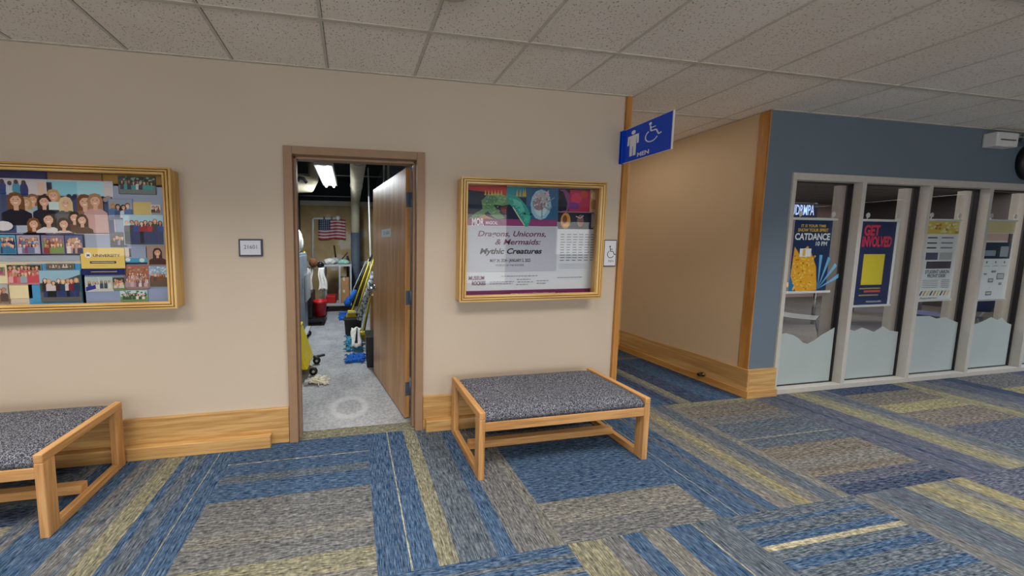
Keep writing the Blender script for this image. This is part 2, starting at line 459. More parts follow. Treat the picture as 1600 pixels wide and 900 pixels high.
struct('floor', M().box(XB + .1, 22, D + .06, 6.1, -.02, .001), FSTUDY)

WT = .12
wb = M()
DL, DR, DT = -.40, .475, 2.062        # clear door opening
wb.box(-8, DL - .02, D, D + WT, 0, H); wb.box(DR + .02, XA, D, D + WT, 0, H); wb.box(DL - .02, DR + .02, D, D + WT, DT + .02, H)
wb.box(XA - WT, XA, D + WT, 3.24, 0, H)
struct('wall_back', wb, BEIGE)
pm = M().box(XB, XB + .12, D + .015, 3.36, 0, H).box(XA - WT, XB, 3.24, 3.36, 0, H)
struct('wall_passage', pm, BEIGE2)
# slate wall with the glazed opening
WX0, WX1, WZ = 4.018, 11.3, 2.115
bw = M().box(XB + .001, WX0, D, D + .12, 0, H).box(WX0, WX1, D, D + .12, WZ, H).box(WX1, 14, D, D + .12, 0, H)
struct('wall_front_slate', bw, BLUEP)
struct('wall_left', M().box(-8.1, -8, -6, D + .1, 0, H), BEIGE)
DKW = paint('dark_grey_paint', S(70, 68, 70))  # unseen walls given a dark tone to cut haze in the glass reflections
struct('wall_right', M().box(14, 14.1, -6, 6.1, 0, H), DKW)
# unseen rear wall of the hall; openings added so the world brightens the ceiling
rw = M(); RY = -3.7
for a_, b_ in ((-8, -7.2), (-5.4, -4.4), (4.6, 6.2), (7.4, 9.0), (10.6, 14)): rw.box(a_, b_, RY - .1, RY, 0, H)
for a_, b_ in ((-7.2, -5.4), (6.2, 7.4), (9.0, 10.6)): rw.box(a_, b_, RY - .1, RY, 0, 1.2).box(a_, b_, RY - .1, RY, 2.2, H)  # narrow openings added for bright streaks in the glass
rw.box(-4.4, 4.6, RY - .1, RY, 2.55, H)
struct('wall_rear', rw, DKW)

# ceiling: tiles on a tee grid
gx0 = -1.988; pitch = .61; gy = [D - .42 + .61 * k for k in range(-12, 4)]
cm = M(); cm.box(-8, 14, -6, 3.36, H + .0045, H + .03)
struct('ceiling', cm, TILE)
gm = M()
for k in range(-10, 27):
    x = gx0 + k * pitch; gm.box(x - .009, x + .009, -6, D if x < XA or x > XB else 3.24, H, H + .006)
for y in gy: gm.box(-8 if y < D else XA, 14 if y < D else XB, y - .009, y + .009, H - .001, H + .0062)
gm.box(-8, XA, D - .016, D, H - .002, H + .005); gm.box(XB, 14, D - .016, D, H - .002, H + .005)
struct('trim_1', gm, GRID)
gg = M()
for k in range(-10, 27):
    x = gx0 + k * pitch
    for s_ in (1,): gg.box(x + s_ * .0105 - .002, x + s_ * .0105 + .002, -6, D if x < XA or x > XB else 3.24, H + .0035, H + .0062)
for y in gy:
    for s_ in (1,): gg.box(-8 if y < D else XA, 14 if y < D else XB, y + s_ * .0105 - .002, y + s_ * .0105 + .002, H + .0035, H + .0064)
struct('trim_2', gg, GRIDG)
struct('ceiling', M().box(-1.4, .7, D + WT, 7.2, 3.05, 3.1), DARKW)
struct('ceiling', M().box(XB + .12, 14, D + .12, 6.1, H, H + .05), DARKC)

# baseboards (with the toe strip) and corner trims
def baseboard(name, x0, x1, toe0, toe1, h=.262):
    mb = M().box(x0, x1, D - .02, D, 0, h)
    o = struct(name, mb, BASEM[0], .003)
    if toe1 > toe0: M().box(toe0, toe1, D - .062, D - .0202, 0, .088).build('toe_strip', BASEM[0], o, .004)
    return o
baseboard('baseboard_left', -8, DL - .065, -8, -.585)
baseboard('baseboard_middle', DR + .065, XA - .062, DR + .08, XA - .062)
pb = struct('baseboard_passage', M().box(XB - .02, XB, D - .02, 3.24, 0, .272), BASEM[1], .003)
M().box(XB - .035, XB - .02, D - .035, 3.24, 0, .07).build('toe_strip', OAK[1], pb, .003)
fb = struct('baseboard_slate', M().box(XB, WX0 + .01, D - .02, D, 0, .272), BASEM[0], .003)
M().box(XB - .02, WX0 + .012, D - .035, D - .02, 0, .07).build('toe_strip', BASEM[0], fb, .003)
struct('baseboard_end', M().box(XA, XB - .02, 3.22, 3.24, 0, .262), BASEM[0], .003)
struct('trim_3', M().box(XA - .045, XA + .004, D - .018, D, 0, H - .003).box(XA, XA + .004, D, D + .06, 0, H - .003), TRIMZ, .003)
struct('trim_4', M().box(XB - .006, XB + .006, D - .006, D, .272, H - .003).box(XB - .006, XB, D, D + .062, .272, H - .003), TRIMZ, .003)

# ---- door
door = thing('door_1', (DR, D, 0), kind='structure')
fr = M(); fo = .033
fr.box(DL - .06, DL, D - fo, D + WT + .02, 0, DT + .055).box(DR, DR + .06, D - fo, D + WT + .02, 0, DT + .055).box(DL, DR, D - fo, D + WT + .02, DT, DT + .055)
fr.build('frame', FRAMEP, door, .004)
M().box(DL, DL + .016, D + .02, D + .075, 0, DT).box(DR - .014, DR, D + .02, D + .07, 0, DT).box(DL, DR, D + .02, D + .075, DT - .016, DT).build('door_stop', FRAMEP, door, .002)
# leaf in local axes: hinge line at the origin, leaf runs along +x locally, face towards -y... turned by the opening angle
LW, LT, LH = .885, .044, 2.045
ang = math.radians(180 - 77.7)
leaf_root = bpy.data.objects.new('leaf', None)
c_, s_ = math.cos(ang), math.sin(ang)
HX, HY = .421, 2.125
def leafpt(a, b, z):   # a along the leaf, b into its thickness (to the right)
    return Vector((HX + a * c_ + b * s_, HY + a * s_ - b * c_, z))
def leafbox(mb, a0, a1, b0, b1, z0, z1, c=None):
    o = leafpt(a0, b0, z0); return mb.obox(o, leafpt(a1, b0, z0) - o, leafpt(a0, b1, z0) - o, Vector((0, 0, z1 - z0)), c)
bpy.data.objects.remove(leaf_root)
lf = leafbox(M(), 0, LW, 0, LT, .012, LH).build('leaf', DOORW, door, .002)
hz = M()
hn = leafpt(LW - .065, -.006, 1.0); nv = (leafpt(0, -1, 0) - leafpt(0, 0, 0)); av = (leafpt(1, 0, 0) - leafpt(0, 0, 0))
hz.cyl(leafpt(LW - .065, 0, .985), leafpt(LW - .065, -.012, .985), .033, .031, 20)
hz.cyl(leafpt(LW - .065, -.012, .985), leafpt(LW - .065, -.055, .985), .012, .012, 12)
hz.tube([leafpt(LW - .065, -.052, .985), leafpt(LW - .09, -.058, .985), leafpt(LW - .185, -.054, .982)], [.011, .011, .008], 10)
hz.cyl(leafpt(LW - .065, LT, .985), leafpt(LW - .065, LT + .05, .985), .012, .012, 12)
leafbox(hz, LW - .001, LW + .002, .01, .034, .93, 1.05)
ho = hz.build('door_handle', CHROME, door); ho['label'] = 'brushed steel lever handle'
for z in (1.80, 1.02, .26):
    hm = M(); leafbox(hm, -.003, .0005, .004, .040, z - .057, z + .057)
    hm.cyl(leafpt(-.006, LT + .004, z - .057), leafpt(-.006, LT + .004, z + .057), .007, n=10)
    hm.box(DR - .002, DR + .002, D + .075, D + .118, z - .057, z + .057)
    hm.build('hinge', HINGE, door)
pl = Pr(leafpt(.45, -.001, 1.56), U=(leafpt(0, 0, 0) - leafpt(1, 0, 0)), V=(0, 0, 1), N=nv)
pl.sheet(-.14, -.038, .14, .038, S(214, 220, 224)); pl.rect(.132, -.038, .14, .038, S(50, 56, 66)); pl.text('21601', 0, -.014, .03, S(70, 80, 80), align='c', width=.17)
po = pl.build('number_plate', PRINT, door); po['label'] = 'small white plate with the room number 21601'

# ---- glazed front of the study room
OPN = []
mul = [WX0, 4.88, 5.785, 6.69, 7.595, 8.5, 9.405, 10.31, 11.215]
SILL, HEAD = .05, 2.052
GY_ = D + .05
struct('trim_5', M().box(WX0, WX1, D - .012, D + .10, HEAD, WZ), ALU, .003)
struct('trim_6', M().box(WX0, WX1, D - .012, D + .10, .0, SILL), ALU, .003)
struct('trim_7', M().box(WX0, WX0 + .045, D - .012, D + .10, SILL, HEAD), ALU, .003)
profiles = [
 [(0, .541), (.12, .572), (.21, .584), (.33, .558), (.42, .524), (.5, .475), (.58, .461), (.7, .499), (.79, .543), (.88, .573), (1, .613)],
 [(0, .612), (.12, .593), (.25, .566), (.37, .597), (.46, .575), (.58, .543), (.72, .599), (.85, .548), (1, .53)],
 [(0, .65), (.12, .69), (.45, .685), (.58, .651), (.75, .662), (.9, .62), (1, .595)],
 [(0, .554), (.2, .557), (.3, .57), (.46, .606), (.56, .636), (.70, .597), (.78, .623), (.9, .56), (1, .537)],
 [(0, .55), (.2, .6), (.4, .56), (.6, .62), (.8, .57), (1, .6)]]
for i in range(len(mul) - 1):
    x0 = (mul[i] + .05) if i else WX0 + .045; x1 = mul[i + 1]
    wn = thing('window_%d' % (i + 1), (x0, D, 0), kind='structure')
    M().box(x1, x1 + .05, D - .012, D + .15, SILL, HEAD).build('mullion', ALU, wn, .002)
    M().box(x0, x1, GY_, GY_ + .006, SILL, HEAD).build('pane', GLASSW, wn)
    gk = M().box(x1 - .016, x1, GY_ - .012, GY_ + .022, SILL, HEAD).box(x0, x0 + .008, GY_ - .012, GY_ + .022, SILL, HEAD)
    gk.box(x0, x1, GY_ - .012, GY_ + .022, HEAD - .012, HEAD).box(x0, x1, GY_ - .012, GY_ + .022, SILL, SILL + .008)
    gk.build('gasket', BLACK, wn)
    pr_ = profiles[i % 5]; L = x1 - .016 - x0 - .008
    pts = [(x0 + .008, SILL + .008), (x1 - .016, SILL + .008)] + [(x0 + .008 + u * L, z) for u, z in reversed(pr_)]
    fm = M().prism(pts, (0, GY_ - .0015, 0), (1, 0, 0), (0, 0, 1), (0, .001, 0)); fo_ = fm.build('frosted_film', FROST, wn)
    fo_['label'] = 'frosted film cut to a mountain skyline'

# study room shell
struct('wall_study_back', M().box(XB, 14, 6.0, 6.1, 0, H), PINKW)
struct('wall_study_left', M().box(XB + .121, XB + .16, D + .12, 6.0, 0, H), PINKW)
sd = thing('door_2', (10.6, 6.0, 0), kind='structure')
M().box(10.1, 11.0, 5.96, 5.999, 0, 2.2).build('leaf', plain('maroon_door', S(92, 38, 28), .45), sd)
M().cyl((10.2, 5.96, 1.0), (10.2, 5.9, 1.0), .02).build('door_handle', CHROME, sd)

# closet shell
BKY = 7.0
struct('wall_closet_left', M().box(-1.35, -1.25, D + WT, BKY, 0, 3.05), BLOCKW)
cr = M().box(.62, .72, D + WT, BKY, 0, 3.05)
struct('wall_closet_right', cr, BLOCKW)
struct('wall_closet_back', M().box(-1.35, .72, BKY, BKY + .1, 0, 2.56), DRYWALL)
struct('wall_closet_back_top', M().box(-1.35, .72, BKY, BKY + .1, 2.56, 3.05), DARKW)
struct('trim_8', M().box(-1.25, .62, BKY - .012, BKY, 2.45, 2.56).box(-1.25, .62, BKY - .01, BKY, .93, 1.06), OFFW)

# ------------------------------------------------------------------ THINGS
# ---- benches
def bench(x0, x1, y0, y1, h, label):
    t = thing('bench', ((x0 + x1) / 2, (y0 + y1) / 2, 0), label, 'bench', 'oak benches along the beige wall')
    tx, ty, tr = .040, .055, .045
    for xa in (x0, x1 - tx):
        e = M().box(xa, xa + tx, y0, y1, h - tr, h).build('end_top_rail', BENCH[1], t, .004)
        M().box(xa, xa + tx, y0 + ty, y1 - ty, .0, tr).build('end_floor_rail', BENCH[1], t, .004)
        for ya in (y0, y1 - ty): M().box(xa, xa + tx, ya, ya + ty, 0, h - tr).build('leg', BENCH[2], t, .004)
    for ya in (y0 + .004, y1 - .034): M().box(x0 + tx, x1 - tx, ya, ya + .03, h - .125, h - .068).build('seat_rail', BENCH[0], t, .003)
    ym = (y0 + y1) / 2
    M().box(x0 + tx, x1 - tx, ym - .02, ym + .02, .035, .085).build('stretcher', BENCH[0], t, .003)
    # cushion: upholstered slab with softened edges
    cu = M(); nx, ny = 24, 12; a0, a1, b0, b1 = x0 + tx + .002, x1 - tx - .002, y0 + .006, y1 - .006
    def edge(t): return 1 - (max(0, abs(t) * 2 - .0)) ** 16
    top = {}; 
    for i in range(nx + 1):
        for j in range(ny + 1):
            u = i / nx * 2 - 1; v = j / ny * 2 - 1
            uu = math.copysign(abs(u) ** .55, u); vv = math.copysign(abs(v) ** .5, v)
            zz = h - .004 + .010 * (1 - uu ** 4) * (1 - vv ** 4) - .022 * (abs(vv) ** 14) - .008 * (abs(uu) ** 20)
            top[i, j] = cu.add([((a0 + a1) / 2 + uu * (a1 - a0) / 2, (b0 + b1) / 2 + vv * (b1 - b0) / 2, zz)])
    for i in range(nx):
        for j in range(ny): cu.face([top[i, j], top[i + 1, j], top[i + 1, j + 1], top[i, j + 1]], True)
    loop = [(i, 0) for i in range(nx)] + [(nx, j) for j in range(ny)] + [(i, ny) for i in range(nx, 0, -1)] + [(0, j) for j in range(ny, 0, -1)]
    mid = []; bot = []
    cxm, cym = (a0 + a1) / 2, (b0 + b1) / 2
    for q in loop:
        x, y, z = cu.v[top[q]]
        yo = -.006 if q[1] == 0 else (.006 if q[1] == ny else 0)
        mid.append(cu.add([(x, y + yo, h - .045)])); bot.append(cu.add([(x, y - yo * .5, h - .068)]))
    n = len(loop)
    for k in range(n):
        q, r = loop[k], loop[(k + 1) % n]
        cu.face([top[r], top[q], mid[k], mid[(k + 1) % n]], True); cu.face([mid[(k + 1) % n], mid[k], bot[k], bot[(k + 1) % n]], True)
    cu.face(bot[::-1])
    s_ = cu.build('seat_cushion', TWEED, t); s_['label'] = 'charcoal tweed seat cushion'
    return t
bench(.752, 1.957, 1.478, 1.938, .432, 'oak bench with charcoal tweed seat under the poster case, right of the doorway')
bench(-2.69, -1.484, 1.465, 1.925, .432, 'oak bench with charcoal tweed seat under the photo case, cut off at left')

# ---- display cases
def case(x0, x1, z0, z1, label, ix0, ix1, iz0, iz1):
    t = thing('display_case', ((x0 + x1) / 2, D, z0), label, 'display case', 'oak display cases on the beige wall')
    yf = 1.905; th = .018
    M().box(x0 + .006, x0 + .024, yf + .02, D, z0 + .006, z1 - .006).build('side_panel', CASEW[2], t, .002)
    M().box(x1 - .024, x1 - .006, yf + .02, D, z0 + .006, z1 - .006).build('side_panel', CASEW[2], t, .002)
    M().box(x0 + .024, x1 - .024, yf + .02, D, z1 - .024, z1 - .006).build('top_panel', CASEW[0], t, .002)
    M().box(x0 + .024, x1 - .024, yf + .02, D, z0 + .006, z0 + .024).build('bottom_panel', CASEW[0], t, .002)
    # moulded front frame: three ribs and two dark grooves, mitred
    prof = [(0, .0), (.0, .014), (.24, .016), (.24, .004), (.36, .004), (.36, .019), (.58, .019), (.58, .005), (.70, .005), (.70, .02), (.95, .018), (1, .008), (1, 0)]
    outer = [(x0, z0), (x1, z0), (x1, z1), (x0, z1)]; inner = [(ix0, iz0), (ix1, iz0), (ix1, iz1), (ix0, iz1)]
    for k in range(4):
        fm = M(); ka, kb = k, (k + 1) % 4; rows = []
        for p, hh in prof:
            rows.append([fm.add([(outer[q][0] + (inner[q][0] - outer[q][0]) * p, yf + .021 - hh, outer[q][1] + (inner[q][1] - outer[q][1]) * p)]) for q in (ka, kb)])
        for r in range(len(prof)):
            a, b = rows[r], rows[(r + 1) % len(prof)]
            fm.mat = 1 if (prof[r][1] in (.004, .005) and r not in (11,) and r + 1 < len(prof) and prof[r + 1][1] == prof[r][1]) else 0
            fm.face([a[0], a[1], b[1], b[0]])
        fm.mat = 0
        fm.face([r[0] for r in rows]); fm.face([r[1] for r in rows][::-1])
        fm.build('frame_rail', [CASEW[0] if k % 2 == 0 else CASEW[2], GROOVE], t)
    M().box(ix0 - .006, ix1 + .006, yf + .022, yf + .026, iz0 - .006, iz1 + .006).build('glass', GLASS, t)
    M().box(x0 + .024, x1 - .024, D - .012, D - .001, z0 + .024, z1 - .024).build('backing_board', OFFW, t)
    return t
case(.790, 1.995, 1.016, 1.938, 'oak display case holding the dragon exhibition poster, right of the doorway', .843, 1.935, 1.067, 1.889)
case(-3.0, -1.122, 1.031, 1.922, 'oak display case holding the photo collage, cut off at the left edge', -2.95, -1.172, 1.078, 1.877)

# ---- poster inside the right case
PY = D - .0135
def A(px, py, y=PY): p = at(px, py, 1, y); return (p.x, p.z)
p = Pr((0, PY, 0)); bl = A(728, 465); tr = A(938, 288)
L0, L1, Z0, Z1 = .842, 1.975, 1.045, 1.895
p.sheet(L0, Z0, L1, Z1, S(208, 216, 226))
def pr_at(px, py): return A(px, py, PY - p.w)
z345 = A(800, 345)[1]; xs_ = A(871, 340)[0]
zb1 = A(800, 342.5)[1]; zb2 = A(800, 353)[1]
p.rect(L0, zb1, xs_, Z1, S(18, 36, 64))
p.rect(A(822, 320)[0], zb1, xs_, Z1, S(44, 96, 140)); p.ell(A(845, 318)[0], A(845, 320)[1], .09, .12, S(150, 196, 214)); p.ell(A(845, 318)[0], A(845, 322)[1], .06, .08, S(184, 216, 226))
p.rect(A(790, 320)[0], A(800, 308)[1], A(822, 300)[0], Z1, S(40, 140, 160))
p.poly([A(732, 290), A(792, 290), A(791, 307), A(775, 303), A(752, 299), A(733, 297)], S(188, 46, 54))
GR1, GR2, GR3 = S(92, 140, 100), S(46, 158, 148), S(70, 120, 92)
p.poly([A(731, 342), A(745, 331), A(754, 328), A(752, 313), A(757, 309), A(761, 304), A(776, 302), A(796, 307), A(797, 319), A(785, 322), A(776, 320), A(771, 320), A(781, 333), A(789, 340), A(783, 343), A(772, 341), A(762, 330), A(757, 333), A(760, 340), A(747, 338), A(741, 343)], GR1)
p.ell(A(776, 311)[0], A(776, 311)[1], .08, .045, S(116, 160, 112)); p.ell(A(768, 312)[0], A(768, 312)[1], .05, .03, GR3)
for q in (758, 763, 768, 773, 778, 783): p.poly([A(q - 1.5, 305), A(q + .5, 296), A(q + 2, 305)], S(206, 170, 80))
p.poly([A(782, 324), A(792, 322), A(790, 334), A(784, 332)], S(120, 50, 54))
p.poly([A(742, 341), A(756, 336), A(772, 342), A(766, 343.2), A(744, 343.4)], S(186, 140, 92))
_rd = random.Random(31)
for _k in range(70):
    _x, _y = _rd.choice([(_rd.uniform(762, 793), _rd.uniform(305, 317)), (_rd.uniform(752, 768), _rd.uniform(314, 330)), (_rd.uniform(768, 780), _rd.uniform(322, 338))])
    _q = A(_x, _y); p.ell(_q[0], _q[1], .007, .004, _rd.choice([S(140, 176, 120), S(54, 110, 84), S(180, 178, 120), S(70, 150, 130)]), 6, False)
p.up()
# silver winged figure
p.ell(A(842, 319)[0], A(842, 319)[1], .055, .05, S(150, 136, 142)); p.ell(A(851, 312)[0], A(851, 312)[1], .03, .028, S(184, 176, 186))
p.poly([A(832, 306), A(845, 300), A(855, 304), A(850, 312), A(838, 312)], S(176, 172, 184)); p.poly([A(851, 303), A(857, 297), A(857, 306)], S(214, 166, 190))
p.line([A(848, 322), A(858, 328), A(862, 322)], .012, S(150, 150, 166)); p.line([A(855, 316), A(866, 309)], .008, S(150, 150, 166)); p.line([A(846.5, 325), A(846.5, 342)], .004, S(40, 50, 70))
p.rect(L0, zb2, xs_, zb1, S(138, 58, 116))
# dragon head over the band
p.poly([A(790, 300), A(797, 303), A(812, 310), A(822, 322), A(829, 336), A(828, 346), A(823, 357), A(819, 353), A(811, 340), A(801, 325), A(795, 318)], GR2)
p.poly([A(800, 309), A(814, 316), A(820, 330), A(812, 332), A(804, 322)], S(96, 196, 184)); p.poly([A(817, 335), A(828, 338), A(825, 350), A(820, 347)], S(60, 186, 160))
p.line([A(801, 324), A(811, 340), A(819, 352)], .007, S(220, 220, 190)); p.ell(A(819.5, 334)[0], A(819.5, 334)[1], .01, .008, S(20, 40, 40)); p.ell(A(829, 335)[0], A(829, 335)[1], .01, .008, S(20, 40, 40))
for q in (807, 812, 817, 820): p.poly([A(q - 1.5, 307), A(q + 1, 295), A(q + 2, 307)], S(214, 168, 60))
for _k in range(60):
    _t = _rd.random(); _q = A(797 + 24 * _t + _rd.uniform(-3, 5) , 308 + 40 * _t + _rd.uniform(-3, 3)); p.ell(_q[0], _q[1], .006, .004, _rd.choice([S(120, 214, 200), S(24, 120, 116), S(70, 176, 160)]), 6, False)
p.up()
for _k in range(40):
    _q = A(_rd.uniform(833, 858), _rd.uniform(302, 324)); p.ell(_q[0], _q[1], .007, .005, _rd.choice([S(196, 190, 200), S(110, 96, 106), S(220, 216, 226)]), 6, False)
p.up()
# right-hand photo strip
zr = A(900, 331.5)[1]; zr2 = A(900, 358)[1]; xr_ = L1 - .012
p.rect(xs_, zr2, xr_, Z1, S(24, 30, 48))
p.poly([A(872, 331), A(884, 329), A(886, 318), A(880, 300), A(874, 297), A(882, 296), A(891, 305), A(890, 322), A(886, 331)], S(132, 74, 130))
p.rect(A(889, 320)[0], zr, A(921, 320)[0], A(905, 297)[1], S(170, 50, 86)); p.ell(A(900, 310)[0], A(900, 310)[1], .05, .045, S(206, 62, 100)); p.ell(A(912, 304)[0], A(912, 304)[1], .04, .03, S(190, 74, 60)); p.ell(A(896, 322)[0], A(896, 322)[1], .05, .03, S(120, 60, 140))
p.rect(A(921, 320)[0], zr, xr_, A(925, 297)[1], S(200, 170, 128)); p.ell(A(928, 306)[0], A(928, 306)[1], .035, .03, S(226, 202, 150)); p.ell(A(927, 320)[0], A(927, 320)[1], .03, .04, S(176, 130, 90))
p.rect(xs_, A(900, 332.4)[1], xr_, A(900, 331)[1], S(150, 120, 150))
p.ell(A(883, 345)[0], A(883, 345)[1], .045, .065, S(196, 138, 70)); p.ell(A(882, 343)[0], A(882, 343)[1], .02, .035, S(120, 66, 30)); p.ell(A(884, 352)[0], A(884, 352)[1], .03, .015, S(226, 172, 96))
p.ell(A(906, 345)[0], A(906, 345)[1], .03, .05, S(120, 96, 88)); p.line([A(899, 338), A(906, 341), A(911, 337)], .007, S(190, 190, 180)); p.ell(A(907, 349)[0], A(907, 349)[1], .018, .02, S(150, 60, 60))
p.rect(A(923, 345)[0], A(925, 356)[1], A(935, 345)[0], A(925, 334)[1], S(150, 150, 152)); p.rect(A(926, 345)[0], A(925, 354)[1], A(932, 345)[0], A(925, 336)[1], S(184, 184, 182))
# mottled paper behind the title
xw = A(869, 400)[0]; zm0, zm1 = A(800, 424)[1], A(800, 354)[1]
p.rect(L0, zm0, xw, zm1, S(184, 190, 204))
rr = random.Random(5)
for k in range(130):
    x = rr.uniform(L0 + .01, xw - .02); z = rr.uniform(zm0 + .01, zm1 - .01)
    p.line([(x, z), (x + rr.uniform(.005, .02), z + rr.uniform(-.01, .01))], .0022, S(164, 172, 190)); p.w -= p.st
p.up()
CP, CK = S(104, 40, 84), S(26, 26, 34)
def ptext(s, px0, px1, pyb, cap_px, c, bold=0, shear=.25):
    a = A(px0, pyb); b = A(px1, pyb); cz = A(px0, pyb - cap_px)[1] - a[1]
    p.text(s, a[0], a[1], cz, c, width=b[0] - a[0], bold=bold, shear=shear)
ptext('MOR', 737, 755.5, 352, 11, S(240, 236, 244), .03, 0); ptext('MAGICAL', 758.5, 777, 350.5, 5, S(240, 236, 244), .02, 0)
ptext('Dragons, Unicorns,', 746, 852, 369, 8.5, CP, .02); ptext('& Mermaids:', 773, 844, 382, 8.5, CP, .02)
ptext('Mythic Creatures', 749, 846, 396.5, 8.5, CK, .03)
ptext('MAY 24, 2024 - JANUARY 5, 2025', 765, 828, 409.5, 5, CK, .02, 0); ptext('MUSEUM OF THE ROCKIES', 774, 818, 416, 3, CK, 0, 0)
for k in range(11):
    z = A(900, 367 + k * 4)[1]; x0 = A(875, 380)[0]; n = 6
    for j in range(n): p.rect(x0 + j * .055, z, x0 + j * .055 + rr.uniform(.03, .047), z + .006, S(116, 124, 138), False)
p.up()
for k in range(3): p.rect(A(873, 413)[0], A(873, 413 + k * 3)[1], A(915, 413)[0], A(873, 413 + k * 3)[1] + .003, S(168, 174, 186), False)
p.up()
ptext('MUSEUM', 732, 756, 437.5, 6, CP, .02, 0); ptext('ROCKIES', 737, 758, 445.5, 6, CP, .02, 0)
for (a, b, y) in ((783, 840, 432), (765, 802, 441), (807, 828, 437), (808, 832, 441), (838, 856, 439), (870, 908, 434), (765, 800, 444), (806, 824, 445), (838, 852, 443)):
    z = A(a, y)[1]; x = A(a, y)[0]; xe = A(b, y)[0]
    while x < xe: q = rr.uniform(.012, .03); p.rect(x, z, min(x + q, xe), z + .005, S(120, 126, 140), False); x += q + .007
p.up()
zf = A(800, 453)[1]; p.rect(L0, Z0 + .0, xr_, zf, S(112, 40, 92)); ptext('www.museumoftherockies.org', 797, 866, 460, 3, S(226, 210, 226), 0, 0)
tag(p.build('poster', PRINT), 'dragons, unicorns and mermaids exhibition poster behind glass in the right display case', 'poster')

# ---- collage inside the left case
BY = D - .0135
SKIN = [S(226, 178, 152), S(214, 160, 132), S(236, 196, 172), S(190, 134, 106)]
HAIR = [S(60, 38, 26), S(120, 78, 42), S(196, 156, 100), S(34, 26, 24), S(150, 100, 60)]
def person(p, x, z, r, hair, body, foot=None, skin=None, bw=2.1, longh=True):
    sk = skin or SKIN[0]; fz = foot if foot is not None else z - r * 7
    p.w += p.st
    if longh: p.poly([(x - r * 1.25, z - r * 1.9), (x - r * 1.25, z + r * .2), (x - r * .8, z + r * 1.15), (x, z + r * 1.4), (x + r * .8, z + r * 1.15), (x + r * 1.25, z + r * .2), (x + r * 1.25, z - r * 1.9)], hair)
    else: p.ell(x, z + r * .25, r * 1.1, r * 1.15, hair)
    p.poly([(x - r * bw, fz), (x + r * bw, fz), (x + r * bw * .95, z - r * 2.2), (x + r * .9, z - r * 1.5), (x - r * .9, z - r * 1.5), (x - r * bw * .95, z - r * 2.2)], body)
    p.rect(x - r * .35, z - r * 1.7, x + r * .35, z - r * .7, sk)
    p.ell(x, z, r * .82, r * 1.05, sk)
    if r > .012:
        p.poly([(x - r * .85, z + r * .1), (x - r * .5, z + r * 1.05), (x + r * .5, z + r * 1.1), (x + r * .85, z + r * .1), (x + r * .4, z + r * .75), (x - r * .3, z + r * .7)], hair)
        for s_ in (-1, 1): p.ell(x + s_ * r * .33, z + r * .12, r * .1, r * .08, S(40, 30, 30), 6, False)
        p.up(); p.poly([(x - r * .36, z - r * .38), (x + r * .36, z - r * .38), (x + r * .15, z - r * .58), (x - r * .15, z - r * .58)], S(244, 236, 232))
        p.rect(x - r * .07, z - r * .22, x + r * .07, z + r * .02, k4(sk, .85))
def crowd(p, x0, x1, z0, z1, n, rows, cols, r, seed, legs=None):
    rg = random.Random(seed)
    for row in range(rows):
        zz = z1 - (z1 - z0) * (row + .2) / rows * .7
        for k in range(n):
            x = x0 + (x1 - x0) * (k + .5 + rg.uniform(-.2, .2)) / n
            w0 = p.w
            foot = max(z0, zz - r * 6.5)
            if legs: p.rect(x - r * 1.2, z0, x + r * 1.2, foot + r, legs[rg.randrange(len(legs))])
            person(p, x, zz + rg.uniform(-r, r), r, rg.choice(HAIR), rg.choice(cols), foot if not legs else foot + r, rg.choice(SKIN), 1.7, rg.random() < .6)
            p.w = w0 + p.st * .3
        p.w += p.st * 6
def speckle(p, x0, x1, z0, z1, n, cols, s, seed):
    rg = random.Random(seed)
    for k in range(n):
        x, z = rg.uniform(x0, x1), rg.uniform(z0, z1); a = min(s * rg.uniform(.5, 1.5), (x1 - x0) / 2, (z1 - z0) / 2)
        x = min(max(x, x0 + a), x1 - a); z = min(max(z, z0 + a * .7), z1 - a * .7)
        p.ell(x, z, a, a * .7, rg.choice(cols), 7, False); p.w += p.st * .15
    p.up()

def sheet(name, px0, py0, px1, py1, col, label, cat, group, lvl, fn=None):
    """a rectangle of paper pinned in the left case between two measured corners"""
    y = BY - lvl * .0024
    a = at(px0, py1, 1, y); b = at(px1, py0, 1, y)
    x0, z0, x1, z1 = a.x, a.z, b.x, b.z
    x0 = max(x0, -2.94); x1 = min(x1, -1.155)
    p = Pr(((x0 + x1) / 2, y, (z0 + z1) / 2)); w_, h_ = (x1 - x0) / 2, (z1 - z0) / 2
    p.sheet(-w_, -h_, w_, h_, col)
    if fn: fn(p, -w_, -h_, w_, h_)
    org = Vector(((x0 + x1) / 2, y, (z0 + z1) / 2))
    return tag(p.build(name, PRINT, None, loc=org), label, cat, group)
PG = 'coloured backing papers in the photo case'; FG = 'small photo prints in the photo case'
sheet('backing_paper', -600, 268, 74, 286, S(20, 24, 96), 'navy paper strip along the top left of the collage', 'paper', PG, 0)
sheet('backing_paper', 74.2, 268, 160, 287, S(150, 104, 62), 'brown paper strip along the top of the collage', 'paper', PG, 0)
sheet('backing_paper', 160.3, 268, 262, 290, S(168, 128, 50), 'mustard paper strip at the top right of the collage', 'paper', PG, 0)
sheet('backing_paper', -600, 399, 131, 411.5, S(166, 176, 190), 'pale grey paper band under the row of four photos', 'paper', PG, 0)
sheet('backing_paper', -600, 411.8, 47, 480, S(232, 220, 176), 'cream paper at the lower left of the collage', 'paper', PG, 0)
sheet('backing_paper', 47.3, 411.8, 131, 480, S(76, 152, 204), 'sky blue paper behind the hillside team photo', 'paper', PG, 0)
sheet('backing_paper', 131.3, 400, 275, 480, S(142, 158, 194), 'periwinkle paper at the lower right of the collage', 'paper', PG, 0)
sheet('backing_paper', 131.3, 290.2, 275, 399.8, S(158, 170, 196), 'grey blue paper at the upper right of the collage', 'paper', PG, 0)
